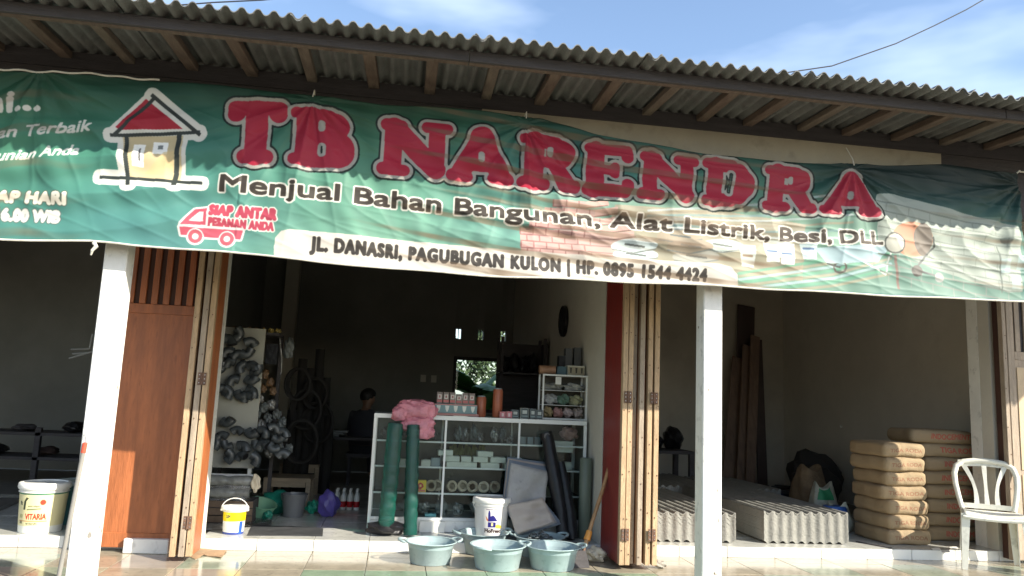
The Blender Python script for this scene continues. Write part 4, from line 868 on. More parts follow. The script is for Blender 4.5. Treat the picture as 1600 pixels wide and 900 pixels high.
# pink bags hanging over the counter corner
m_pink = mat('pink_plastic_bag', (.55, .19, .24), .28, .3, 9, bump=1, bscale=38, spec=.6)
t = thing('pink_bag_bundle', 'bundle of crumpled pink plastic bags draped over the left end of the counter', 'plastic bags', at(.33, -.03, H-.10))
def blobmesh(s, seed, c):
    r = random.Random(seed); bm = bmesh.new(); bmesh.ops.create_icosphere(bm, subdivisions=4, radius=1)
    for v in bm.verts:
        p = v.co.copy(); k = 1+.10*math.sin(p.x*6+seed)*math.sin(p.z*5+seed*2)+.07*math.sin(p.y*9+p.x*7)+.07*math.sin(p.x*19+p.z*15)*math.sin(p.y*14)+r.uniform(-.03, .03); e = .7
        q = Vector([math.copysign(abs(a)**e, a) for a in p]); v.co = Vector((q.x*s[0]*k+c[0], q.y*s[1]*k+c[1], q.z*s[2]*k+c[2]))
    me = bpy.data.meshes.new('bag'); bm.to_mesh(me); bm.free(); me.polygons.foreach_set('use_smooth', [True]*len(me.polygons)); me.set_sharp_from_angle(angle=rad(35)); me.materials.append(m_pink); return me
for c, s, k in (((.0, .03, .13), (.16, .07, .085), 1), ((-.12, .0, .10), (.07, .05, .055), 2), ((.02, -.01, .02), (.13, .05, .06), 3), ((.05, -.02, -.04), (.11, .045, .05), 4)): obj('bag', blobmesh(s, k, c), t)
# rolls of green netting standing in front of the counter, black sack at their foot
m_gnet = glassy('green_plastic_film', (.22, .55, .47), .02, .2, alpha=.36, col=(.012, .12, .09)); m_gnet2 = glassy('dark_green_plastic_film', (.2, .52, .46), .02, .2, alpha=.45, col=(.01, .11, .085))
def film_roll(name, label, a, b, r, m, core=True):
    a = Vector(a); b = Vector(b); d = b-a; t = thing(name, label, 'roll', tuple(a)); n = 26; pts = [tuple(d*(i/n)) for i in range(n+1)]
    G().tube(pts, [r*(1+.05*math.sin(i*1.9)+.03*math.sin(i*4.1)) for i in range(n+1)], 20).build('film', m, t, smooth=True)
    if core: G().tube([tuple(d*.005), tuple(d*.995)], r*.6, 14).build('inner_wrap', m, t, smooth=True)
    return t
pa = gz(603, 833, FL); pa.y = .20; film_roll('green_film_roll', 'wider translucent green plastic roll standing on the black sack by the counter', gy(603, 822, .22), gy(618, 662, .30), .062, m_gnet, False)
film_roll('green_film_roll', 'narrower dark green plastic roll standing right of the wider one', gy(641, 836, .20), gy(646, 664, .30), .052, m_gnet2)
o = crumple('black plastic sack around the foot of the green rolls', tuple(gy(605, 833, .25)-Vector((0, 0, 0))), (.155, .10, .055), m_black, 'black_sack', 'sack', 9); o.location.z = FL+.055
# bright plate leaning on the base of the counter
G().bb((-.10, -.006, 0), (.10, .006, .085)).build('white_tile_sample', m_tile_w, None, loc=(.36, .385, FL+.002), label='white plate leaning on the base of the counter beside the green rolls', cat='plate')
# folded grey plastic sheets leaning on the counter
m_tarp = mat('grey_tarpaulin', (.30, .29, .28), .5, .16, 5, bump=.8, bscale=14, spots=.15); m_tarp2 = mat('blue_grey_tarpaulin', (.16, .19, .23), .45, .2, 5, bump=.8, bscale=14); m_tarp3 = mat('tan_tarpaulin', (.40, .34, .29), .5, .15, 5, bump=.7, bscale=14)
def panel_px(name, label, pts, Ys, m, th, cat='folded sheet', wob=.01):
    """a folded sheet, its corners surveyed on the photo at their own depths"""
    P = [gy(x, y, Y) for (x, y), Y in zip(pts, Ys)]
    def f(u, v):
        p = P[0].lerp(P[1], u).lerp(P[3].lerp(P[2], u), v); return tuple(p+Vector((0, wob*(math.sin(u*7+v*5)+.6*math.sin(v*13-u*4)), 0)))
    o = G().grid(f, 14, 14).build(name, m, None, smooth=True, auto=60, label=label, cat=cat); q = o.modifiers.new('thickness', 'SOLIDIFY'); q.thickness = th; return o
for i in range(5): panel_px('folded_tarp', ['rear blue grey folded tarpaulin in the leaning stack', 'second blue grey folded tarpaulin in the leaning stack', 'third folded tarpaulin in the leaning stack', 'fourth folded tarpaulin in the leaning stack', 'grey folded tarpaulin at the front of the leaning stack'][i], [(793+i*1.5, 714+i*2.4), (853+i*1.2, 722+i*3.6), (848, 806), (783+i, 800)], [.33-.02*i, .33-.02*i, .27-.02*i, .27-.02*i], [m_tarp2, m_tarp3, m_tarp2, m_tarp2, m_tarp][i], .008)
for i in range(4): panel_px('folded_tarp', ['lowest blue grey folded sheet fanned out behind the basins', 'second blue grey sheet in the lower fan', 'third grey sheet in the lower fan', 'tan folded sheet at the front of the lower fan behind the basins'][i], [(787+2*i, 793-i), (848, 777+3-i), (878-i*4, 818-i), (815-3*i, 836)], [.19-.012*i, .20-.012*i, .14-.012*i, .12-.012*i], [m_tarp2, m_tarp2, m_tarp, m_tarp3][i], .007)
# black plastic pipe roll leaning on the counter
pts = [gy(*p, Y) for p, Y in (((880, 842), .16), ((876, 800), .20), ((869, 760), .24), ((862, 722), .28), ((857, 690), .31), ((853, 677), .33))]
t = thing('black_film_roll', 'tall roll of shiny black plastic film bent against the counter', 'roll', tuple(pts[0])); P = [tuple(p-pts[0]) for p in pts]
G().tube(P, [.05, .052, .058, .055, .05, .055], 14).build('film', m_black, t, smooth=True)
G().tube([tuple(Vector(p)+Vector((.075, .01, 0))) for p in P[:4]], [.05, .05, .045, .035], 12).build('film', m_black, t, smooth=True)
G().tube([tuple(Vector(P[-1])+Vector((.0, -.052+.0, -.02))), tuple(Vector(P[-1])+Vector((0, -.056, -.02)))], [.025, .025], 12).build('film_end', m_dgrey, t)
G().lathe([(.048, 0), (.05, .002), (.05, .63), (.046, .634), (.02, .634), (.018, .60), (0, .6)], 24).build('linoleum_roll', mat('grey_green_linoleum', (.13, .155, .12), .5, .12, 4), None, loc=(1.575, .25, FL+.001), smooth=True, label='grey green linoleum roll standing between the counter and the wall', cat='roll')
# wall clock on the right wall of the middle shop
t = thing('wall_clock', 'round dark wall clock seen edge on, high on the right wall of the middle shop', 'clock', (1.638, 1.50, 1.96), rot=(0, -PI/2, 0))
G().lathe([(.155, 0), (.16, .01), (.155, .035), (.14, .04), (.138, .03)], 36).build('rim', m_black, t, smooth=True); G().lathe([(.137, .028), (0, .0281)], 36).build('dial', m_white, t)
G().bb((-.005, 0, .030), (.005, .10, .032)).bb((-.004, -.004, .030), (.07, .004, .032)).build('hands', m_black, t)

# ------------------------------------------------------------------ left side of the middle shop: fittings board and goods
t = thing('display_board', 'white board on legs crowded with grey pipe fittings, just inside the doorway', 'board', (-1.56, 1.0, FL))
bz0, bz1 = .40, 1.60; bw = .40
G().bb((0, 0, bz0), (bw, .02, bz1)).build('panel', mat('board_white', (.42, .42, .37), .6, .06, 3), t)
for x in (.02, bw-.05): G().bb((x, .021, 0), (x+.03, .05, bz1)).build('leg', m_alu, t)
G().bb((0, -.004, bz0-.10), (bw, .02, bz0-.05)).build('rail', m_alu, t)
def arc(c, r, a0, a1, n, plane='xz'): return [(c[0]+r*math.cos(a0+(a1-a0)*k/n), c[1], c[2]+r*math.sin(a0+(a1-a0)*k/n)) for k in range(n+1)]
def elbow_mesh(r, R):
    g = G(); P = [(-R-.02, 0, 0)]+[(-R*math.cos(q)*1.0+0, 0, -R+R*math.sin(q)+0) for q in []]
    P = [(R*math.sin(q)-R, 0, R*math.cos(q)-R) for q in [PI/2*k/7 for k in range(8)]]
    P = [(P[0][0]-.03, 0, P[0][2])]+P+[(P[-1][0], 0, P[-1][2]-.03)]
    g.tube(P, r, 12, caps=False); m1 = g.mesh('body', m_pvc, smooth=True, recalc=True)
    h1 = G().tube([P[0], (P[0][0]+.03, 0, P[0][2])], r*1.16, 12).mesh('socket', m_pvc, smooth=True, auto=50); h2 = G().tube([P[-1], (P[-1][0], 0, P[-1][2]+.03)], r*1.16, 12).mesh('socket', m_pvc, smooth=True, auto=50)
    b1 = G().tube([(P[0][0]-.001, 0, P[0][2]), (P[0][0]-.002, 0, P[0][2])], r*.95, 12).mesh('bore', m_black); b2 = G().tube([(P[-1][0], 0, P[-1][2]-.001), (P[-1][0], 0, P[-1][2]-.002)], r*.95, 12).mesh('bore', m_black)
    return m1, h1, h2, b1, b2
EL = elbow_mesh(.036, .036); EL2 = elbow_mesh(.030, .032)
def elbow(px, py, Y, big=True, rot=None, label='', group=''):
    p = gy(px, py, Y); t = thing('pipe_elbow', label, 'pipe fitting', tuple(p), group=group, rot=rot or (random.uniform(-.35, .35), random.uniform(0, 2*PI), random.uniform(-.4, .4)))
    for nm, me in zip(('elbow_pipe', 'socket', 'socket', 'bore', 'bore'), EL if big else EL2): obj(nm, me, t)
for k, (x, y) in enumerate([(362, 527), (378, 522), (393, 530), (353, 546), (370, 550), (388, 556), (398, 568), (356, 562), (404, 582), (348, 578), (372, 572), (362, 590), (350, 604), (362, 612), (394, 598), (384, 616), (398, 610), (374, 622)]):
    elbow(x, y, .94, True, label='dark grey pipe elbow near %s o\'clock, %s edge of the upper board ring, %s fitted' % (HOUR[int(round(math.degrees(math.atan2(x-376, 570-y))/30)) % 12], 'outer' if math.hypot(x-376, (y-570)*.7) > 27 else 'inner', ORD[k]), group='pipe elbows in the upper ring on the board')
for k, (x, y) in enumerate([(356, 664), (346, 676), (342, 690), (352, 700), (364, 712), (376, 708), (384, 694), (372, 668), (392, 682), (398, 700), (410, 690), (416, 672), (424, 704), (436, 690), (442, 704), (430, 664), (404, 716), (446, 672)]):
    elbow(x, y, .92, k % 2 == 0, label='grey pipe elbow, %s one along the lower loops from the jamb' % ORD[k], group='pipe elbows in the lower loops by the board')
for k, (x, y) in enumerate([(404, 632), (412, 645), (400, 655), (424, 640), (432, 655), (418, 662), (408, 672), (440, 668), (428, 684), (444, 690), (412, 696), (436, 706), (420, 716), (450, 710)]):
    p = gy(x, y, 1.06); packet('clear wrapped grey fitting, %s from the top of the cluster right of the board' % ORD[k], p.x, p.y, p.z, (.035, .03, .045), m_silver if k % 3 == 0 else m_greyp, 100+k, 'wrapped fittings hanging right of the board', raw=True)
m_amber = mat('amber_packet', (.15, .085, .04), .35, .3, 12, bump=.7)
for k, (x, y) in enumerate([(404, 600), (414, 592), (422, 604), (410, 614), (426, 618)]):
    p = gy(x, y, 1.1); packet('brown packet below the black case, %s one from the left board edge' % ORD[k], p.x, p.y, p.z, (.03, .02, .04), m_amber, 120+k, 'brown packets hanging right of the board', raw=True)
sh = thing('high_shelf', 'high shelf of packets above the fittings board', 'shelf', tuple(gy(350, 516, 1.02)))
G().bb((0, 0, -.02), (.47, .3, 0)).build('shelf_board', m_dark, sh); G().bb((.0, .27, -1.5), (.03, .3, -.021)).build('post', m_dark, sh); G().bb((.44, .27, -1.5), (.47, .3, -.021)).build('post', m_dark, sh)
for k in range(8):
    p = gy(355+k*11.5, 512, 1.06); packet('yellow brown packet, %s from the left on the high shelf' % ORD[k] if k < 5 else 'shiny gold packet, %s from the left on the high shelf' % ORD[k], p.x, p.y, gy(350, 516, 1.02).z, (.026, .03, .022), mat('gold_packet', (.35, .27, .08), .25, .4, 20, bump=.8) if k > 4 else m_amber, 130+k, 'gold packets at the right end of the high shelf' if k > 4 else 'yellow brown packets on the high shelf', raw=True)
G().bb((-.05, 0, -.09), (.05, .06, .09)).build('black_case', m_black, None, loc=gy(424, 553, 1.15), label='black case hanging right of the fittings board', cat='case')
G().tube([gy(437, 528, 1.15), gy(440, 560, 1.15), gy(439, 585, 1.15)], [.006, .007, .005], 6).build('silver_strip', m_silver, None, label='thin silver strip hanging beside the black case', cat='strip')
packet('crumpled pale plastic bag hanging beside the black case', *gy(450, 560, 1.2), (.045, .03, .09), m_greyp, 140, raw=True)
mat('sooty_cloth', (.022, .02, .018), .85, .3, 6)
# dark hoses and rolls against the left wall
for k, (x, y, Y, rr) in enumerate(((465, 600, 2.0, .12), (478, 640, 2.1, .15), (492, 615, 2.3, .12), (496, 660, 2.4, .16), (470, 690, 1.9, .16))):
    p = gy(x, y, Y); g = G()
    for j in range(4): g.tube([(rr*math.cos(q)*(1-.05*j), .03*j, rr*math.sin(q)*1.3) for q in [2*PI*i/22 for i in range(22)]], .016, 7, closed=True)
    g.build('black_hose_coil', mat('sooty_cloth'), None, loc=tuple(p), smooth=True, label=['smallest black hose coil near the pale hanging bag', 'black hose coil hanging in the middle of the dark heap', 'upper right black hose coil of the dark heap', 'large black hose coil at the right of the dark heap', 'lowest black hose coil above the wooden benches'][k], cat='hose', group='black hose coils in the dark left corner')
for k, (px, top, Y) in enumerate(((452, 640, 2.35), (463, 560, 2.45), (476, 575, 2.5), (489, 545, 2.6), (502, 590, 2.65), (511, 650, 2.6))):
    a = gy(px, 700, Y); zt_ = gy(px, top, Y).z; r_ = .052
    G().tube([(0, 0, 0), (.01, 0, (zt_-FL)*.5), (-.005, .01, zt_-FL)], [r_, r_*1.08, r_*.92], 14).build('dark_sheet_roll', mat('sooty_cloth'), None, loc=(a.x, Y, FL+.001), smooth=True, label='%s of the upright black rolls from the left, behind the wooden benches' % ORD[k].capitalize(), cat='roll')
# wooden benches
m_bench = mat('bench_wood', (.36, .28, .19), .7, .2, 6, bump=.3, stretch=(1, 6, 6))
def bench(label, x0, x1, y, d, h, w=.045):
    t = thing('wooden_bench', label, 'bench', (x0, y, FL)); L = x1-x0
    G().bb((0, 0, h-.03), (L, d, h)).build('seat', m_bench, t, bevel=.003)
    for x in (0, L-w):
        for yy in (0, d-w): G().bb((x+.002, yy+.002, 0), (x+w, yy+w, h-.031)).build('leg', m_bench, t)
    G().bb((w+.003, .004, h-.085), (L-w-.003, .02, h-.031)).build('rail', m_bench, t); G().bb((w+.003, d-.02, h-.085), (L-w-.003, d-.004, h-.031)).build('rail', m_bench, t)
b0 = gy(412, 746, 1.75); b1 = gy(486, 746, 1.75); bench('lower pale wooden bench in front of the taller one', b0.x, b1.x, 1.75, .4, b0.z-FL)
b0 = gy(437, 725, 2.5); b1 = gy(499, 725, 2.5); bench('taller pale wooden bench behind the lower one', b0.x, b1.x, 2.5, .35, b0.z-FL)
# plastic wrapped bundle on a crate
p = gz(345, 822, FL); t = thing('wooden_crate', 'low brown crate under the plastic wrapped bundle behind the jamb', 'crate', (p.x-.15, .62, FL))
for k in range(3): G().bb((0, 0, .01+k*.058), (.36, .012, .06+k*.058)).build('slat', mat('crate_wood', (.14, .1, .07), .8, .3, 8), t)
G().bb((.004, .013, .001), (.356, .3, .176)).build('body', m_dark, t)
for k in range(4):
    a = gy(322, 750+k*10, .64+.05*(k % 2)); b = gy(396-k*3, 752+k*9, .66); n = 18
    o = G().tube([tuple(a.lerp(b, i/n)-a) for i in range(n+1)], [.040*(1+.10*math.sin(i*.55+k*2)+.05*math.sin(i*1.3+k)) for i in range(n+1)], 12).build('plastic_bundle', m_clear if k % 2 else mat('shiny_grey_plastic', (.22, .23, .22), .18, .4, 9, bump=1, bscale=20), None, loc=tuple(a), smooth=True)
    tag(o, ['topmost clear plastic roll in the wrapped pile on the crate', 'second clear plastic roll in the wrapped pile', 'third clear plastic roll in the wrapped pile', 'lowest clear plastic roll in the wrapped pile on the crate'][k], 'plastic roll')
packet('yellowed paper wad at the right end of the wrapped pile', *gy(398, 770, .62), (.035, .03, .075), m_pap, 150, raw=True)
# small basins, bucket, bags
m_sage = mat('sage_plastic', (.16, .34, .22), .35, .06, 4); m_emer = mat('emerald_plastic', (.01, .16, .11), .35, .3, 8, bump=.5)
p = gz(403, 811, FL); t = thing('green_basin', 'small sage green basin tilted against the crate', 'basin', (p.x, p.y+.05, FL+.03), rot=(rad(14), rad(14), 0))
G().lathe([(0, .004), (.085, .004), (.088, .0), (.115, .10), (.122, .10), (.122, .106), (.112, .106), (.086, .008), (0, .009)], 32).build('bowl', m_sage, t, smooth=True)
p = gz(455, 810, FL); t = thing('grey_bucket', 'open dark grey bucket in front of the benches', 'bucket', (p.x, p.y+.1, FL+.001))
G().lathe([(0, .004), (.078, .004), (.08, 0), (.105, .185), (.114, .185), (.114, .192), (.101, .192), (.077, .008), (0, .009)], 36).build('bowl', mat('slate_plastic', (.13, .135, .14), .3, .1, 5), t, smooth=True)
G().tube(arc((0, -.0, .185), .112, PI, 2*PI, 14), .003, 6).build('handle', m_metal, t)
packet('dark green tarpaulin heap behind the sage basin', *(gz(425, 806, FL)+Vector((0, .12, 0))), (.14, .09, .10), m_emer, 151, name='green_tarp', cat='tarpaulin', raw=True)
packet('bright green bag right of the grey bucket', *(gz(486, 805, FL)+Vector((0, .10, 0))), (.06, .06, .055), mat('bright_green_bag', (.02, .30, .19), .35, .2, 9, bump=.5), 152, raw=True)
packet('small green knotted bag in front of the sage basin', *(gz(418, 813, FL)), (.04, .035, .04), m_emer, 153, raw=True)
packet('purple blue plastic bag standing left of the bottles', *(gz(511, 810, FL)+Vector((0, .07, 0))), (.088, .07, .115), mat('violet_bag', (.085, .065, .28), .4, .15, 6, bump=.4), 154, raw=True)
bl = label_img(60, 60, (210, 212, 206), [('p', [(0, .3), (1, .3), (1, .75), (0, .75)], (170, 30, 36))])
m_bl = print_mat('bottle_print', bl, .25)
bt_body = G().lathe([(.0, 0), (.026, .0), (.028, .004), (.028, .1), (.024, .125), (.011, .15), (.011, .165)], 14, uvs=[.05, .05, .06, .9, .95, .97, .99]).mesh('body', m_bl, smooth=True, auto=60); bt_cap = G().lathe([(.0125, .165), (.0125, .18), (0, .181)], 12).mesh('cap', m_white)
p = gz(540, 797, FL)
for i in range(4):
    for j in range(3):
        t = thing('drink_bottle', 'small white red labelled bottle, %s from left, %s row of the pack' % (ORD[i], ('front', 'middle', 'rear')[j]), 'bottle', (p.x-.09+.061*i, p.y+.02+.06*j, FL+.001), group='pack of small bottles on the floor left of the counter'); obj('body', bt_body, t); obj('cap', bt_cap, t)
# low dark cabinet and seated person at the back
m_seat = mat('dark_sofa_cloth', (.04, .04, .042), .8, .2, 6)
t = thing('dark_bench', 'dark low table in front of the seated person', 'table', (-1.0, 2.9, FL)); G().bb((0, 0, .55), (.92, .35, .58)).build('top', m_dark, t)
for x in (.0, .88): G().bb((x, .01, 0), (x+.04, .05, .549)).build('leg', m_dark, t); G().bb((x, .30, 0), (x+.04, .34, .549)).build('leg', m_dark, t)
for k in range(3): G().bb((.1, .05, 0), (.4, .28, .02)).build('paper_stack', m_greyp, None, loc=(-1.0+.05*k, 2.93, FL+.582+.024*k), label=['lowest grey paper bundle on the dark table', 'middle grey paper bundle on the dark table', 'top grey paper bundle on the dark table'][k], cat='paper')
t = thing('stool', 'dark stool under the seated person at the back', 'stool', (-.34, 3.5, FL)); G().bb((-.18, -.15, .33), (.18, .2, .37)).build('seat', m_dark, t)
for x in (-.16, .13):
    for y in (-.13, .15): G().bb((x, y, 0), (x+.03, y+.03, .329)).build('leg', m_dark, t)
def person(label, loc):
    t = thing('person', label, 'person', loc)
    nodes = {'pelvis': ((0, 0, .46), .13), 'belly': ((0, -.01, .60), .125), 'chest': ((0, -.02, .76), .135), 'neck0': ((0, -.02, .87), .07), 'neck': ((0, -.03, .915), .048), 'head0': ((0, -.045, .965), .068), 'head': ((0, -.05, 1.03), .083), 'crown': ((0, -.045, 1.085), .06)}
    ed = [('pelvis', 'belly'), ('belly', 'chest'), ('chest', 'neck0'), ('neck0', 'neck'), ('neck', 'head0'), ('head0', 'head'), ('head', 'crown')]
    nodes['nose'] = ((0, -.155, 1.005), .012); nodes['nose0'] = ((0, -.12, 1.02), .02); ed += [('head', 'nose0'), ('nose0', 'nose')]
    for s in (-1, 1):
        k = 'l' if s < 0 else 'r'
        for nm, c, r in (('sh', (.17*s, -.02, .82), .058), ('el', (.22*s, -.06, .56), .043), ('wr', (.10*s, -.27, .49), .028), ('palm', (.07*s, -.33, .50), .028), ('hip', (.10*s, -.03, .42), .095), ('kn', (.13*s, -.42, .44), .062), ('an', (.12*s, -.44, .08), .04), ('toe', (.13*s, -.57, .035), .03), ('ear', (.088*s, -.045, 1.02), .012)):
            nodes[nm+k] = (c, r)
        ed += [('chest', 'sh'+k), ('sh'+k, 'el'+k), ('el'+k, 'wr'+k), ('wr'+k, 'palm'+k), ('pelvis', 'hip'+k), ('hip'+k, 'kn'+k), ('kn'+k, 'an'+k), ('an'+k, 'toe'+k), ('head', 'ear'+k)]
        for q in range(4):
            L_ = (.072, .08, .075, .058)[q]; x = .07*s+(-.026+.017*q)*s; nodes['f%d%s' % (q, k)] = ((x, -.355, .497), .0095); nodes['g%d%s' % (q, k)] = ((x, -.355-L_*.6, .488), .0085); nodes['h%d%s' % (q, k)] = ((x, -.355-L_*.9, .468), .0075)
            ed += [('palm'+k, 'f%d%s' % (q, k)), ('f%d%s' % (q, k), 'g%d%s' % (q, k)), ('g%d%s' % (q, k), 'h%d%s' % (q, k))]
        nodes['th'+k] = ((.035*s, -.335, .495), .011); nodes['ti'+k] = ((.022*s, -.365, .485), .009); ed += [('palm'+k, 'th'+k), ('th'+k, 'ti'+k)]
    ks = list(nodes); me = bpy.data.meshes.new('body'); me.from_pydata([nodes[k][0] for k in ks], [(ks.index(a), ks.index(b)) for a, b in ed], [])
    o = obj('body', me, t); o.modifiers.new('skin', 'SKIN'); q = o.modifiers.new('sub', 'SUBSURF'); q.levels = q.render_levels = 1
    for i, k in enumerate(ks): d = me.skin_vertices[0].data[i]; d.radius = (nodes[k][1]*(1.25 if k in ('chest', 'belly', 'pelvis') else 1), nodes[k][1]); d.use_root = (k == 'pelvis')
    me.materials.append(mat('brown_skin', (.22, .12, .075), .5))
    dg = bpy.context.evaluated_depsgraph_get(); em = bpy.data.meshes.new_from_object(o.evaluated_get(dg)); o.modifiers.clear(); o.data = em
    em.polygons.foreach_set('use_smooth', [True]*len(em.polygons))
    shirt = bpy.data.meshes.new('shirt'); bm = bmesh.new(); bm.from_mesh(em)
    bmesh.ops.delete(bm, geom=[v for v in bm.verts if not (.40 < v.co.z < .885 and v.co.y > -.19 and not (abs(v.co.x) < .3 and v.co.z < .47 and v.co.y < -.14))], context='VERTS')
    for v in bm.verts: v.co += v.normal*.009
    bm.to_mesh(shirt); bm.free(); shirt.materials.clear(); shirt.materials.append(mat('dark_shirt', (.035, .035, .045), .8)); obj('shirt', shirt, t)
    tr = bpy.data.meshes.new('trousers'); bm = bmesh.new(); bm.from_mesh(em)
    bmesh.ops.delete(bm, geom=[v for v in bm.verts if not (v.co.z < .50 and v.co.z > .10 and (abs(v.co.x) > .03 or v.co.y > -.1) and not (v.co.z > .465 and v.co.y < -.2))], context='VERTS')
    for v in bm.verts: v.co += v.normal*.008
    bm.to_mesh(tr); bm.free(); tr.materials.clear(); tr.materials.append(mat('dark_trousers', (.03, .032, .04), .85)); obj('trousers', tr, t)
    hr = bpy.data.meshes.new('hair'); bm = bmesh.new(); bmesh.ops.create_icosphere(bm, subdivisions=3, radius=1)
    bmesh.ops.delete(bm, geom=[v for v in bm.verts if v.co.z < -.1+.75*(-v.co.y) and v.co.z < .35], context='VERTS')
    for v in bm.verts: v.co = Vector((v.co.x*.098, v.co.y*.108-.045, v.co.z*.10+1.045))
    bm.to_mesh(hr); bm.free(); hr.materials.append(mat('black_hair', (.01, .009, .008), .6)); obj('hair', hr, t)
    g = G()
    for s in (-1, 1): g.lathe([(.0, .009), (.010, .004), (.011, 0)], 8, c=(s*.032, -.128, 1.035))
    g.build('eyes', m_white, t); G().tube([(-.025, -.13, .975), (0, -.137, .973), (.025, -.13, .975)], .006, 6).build('mouth', mat('lip', (.2, .08, .07), .5), t)
person('person with short dark hair sitting in the dark behind the counter', (-.34, 3.5, FL))
[o for o in COL.objects if o.name == 'person'][0].rotation_euler = (0, 0, PI-.5)
# banana plants and trees outside the back window
m_leaf = mat('banana_leaf', (.06, .17, .025), .45, .3, 3, stretch=(1, 12, 1)); m_tree = mat('tree_foliage', (.045, .075, .025), .7, .4, 3); m_trunk = mat('tree_bark', (.12, .09, .06), .9, .3, 8)
m_tl = m_leaf.copy(); 
def banana(label, x, y, n, h, seed):
    r = random.Random(seed); t = thing('banana_plant', label, 'plant', (x, y, -.3)); G().tube([(0, 0, 0), (.02, 0, h*.6)], [.09, .06], 10).build('stem', mat('banana_stem', (.16, .2, .08), .6), t, smooth=True)
    for k in range(n):
        a = 2*PI*k/n+r.uniform(-.4, .4); L = r.uniform(1.1, 1.6); up = r.uniform(.4, 1.1); W_ = r.uniform(.15, .21)
        def f(u, v):
            s = u*L; dr = s*s*.42; w = W_*math.sin(PI*min(1, u*.94+.06))**.6*(v-.5)*2; z = h*.6+s*up-dr*1.1-abs(w)*.35
            jag = .03*math.sin(u*60)*abs(v-.5)*2
            return (math.cos(a)*s*.75-math.sin(a)*(w+jag), math.sin(a)*s*.75+math.cos(a)*(w+jag), z)
        G().grid(f, 22, 4).build('leaf', m_leaf, t, smooth=True, recalc=False, auto=180)
banana('tall banana plant seen through the back window', 1.62, 6.3, 9, 2.0, 4); banana('broad leaved banana plant right behind the back window', 1.28, 6.15, 9, 2.5, 9); banana('smaller banana plant left of the tall one behind the back window', .9, 8.6, 8, 1.6, 6)
def tree(label, x, y, h, rr, seed):
    r = random.Random(seed); t = thing('tree', label, 'tree', (x, y, -.36)); G().tube([(0, 0, 0), (.1, 0, h*.4), (-.05, .1, h*.7)], [.16, .12, .06], 8).build('trunk', m_trunk, t, smooth=True)
    vs = []; fs = []
    cl = [(r.uniform(-rr, rr), r.uniform(-rr, rr), h*.45+r.uniform(0, h*.55), r.uniform(.3, .6)*rr*.6) for _ in range(22)]
    for cx, cy, cz, cr_ in cl:
        for _ in range(90):
            a, b = r.uniform(0, 2*PI), math.acos(r.uniform(-1, 1)); q = cr_*r.random()**.4; p = Vector((cx+q*math.sin(b)*math.cos(a), cy+q*math.sin(b)*math.sin(a), cz+q*math.cos(b)))
            e1 = Vector((r.uniform(-1, 1), r.uniform(-1, 1), r.uniform(-1, 1))).normalized()*.10; e2 = e1.orthogonal().normalized()*.05; i = len(vs); vs += [p-e1, p+e2, p+e1, p-e2]; fs.append((i, i+1, i+2, i+3))
    G().add(vs, fs).build('crown', m_tree, t, recalc=False)
tree('dark leafy tree far behind the back window, left', 1.2, 13.5, 4.2, 1.5, 11); tree('dark leafy tree far behind the back window, right', 3.9, 17, 4.5, 1.7, 12)

# ------------------------------------------------------------------ left shop, nearly dark
sh = thing('dark_rack', 'low dark rack with goods deep in the left shop', 'rack', (-4.6, 2.4, FL))
for z in (.28, .52): G().bb((0, 0, z), (2.2, .5, z+.03)).build('shelf_board', m_dark, sh)
for x in (0, 1.08, 2.15): G().bb((x, .0, 0), (x+.05, .05, .6)).build('post', m_dark, sh)
for k in range(9): packet('dark sack on the low rack, %s from the left in the left shop' % ORD[k], -4.45+.24*k, 2.65, FL+.31+.24*(k % 2), (.11, .12, .035+.01*(k % 3)), [m_dark, mat('dull_red_sack', (.05, .03, .025), .8), m_black][k % 3], 160+k, 'dark sacks on the low rack', 'dark_sack', 'sack', raw=True)
G().prism([(-.5, 0), (.45, .05), (.5, .8), (-.4, .9)], 0, .02).build('steel_plate', m_metal, None, loc=(-3.55, .75, FL+.003), rz=.2, label='flat grey sheet lying on the floor of the left shop', cat='sheet')
t = thing('wall_bracket', 'pale bracket of rods on the wall behind the left column', 'bracket', tuple(gy(125, 552, 1.6)))
for a, b, r in (((108, 560), (146, 549), .010), ((111, 546), (140, 545), .009), ((113, 553), (136, 551), .008), ((140, 545), (145, 522), .010)):
    o = gy(125, 552, 1.6); G().tube([tuple(gy(*a, 1.6)-o), tuple(gy(*b, 1.6)-o)], r, 8).build('rod', mat('pale_rod', (.3, .3, .28), .4), t, smooth=True)

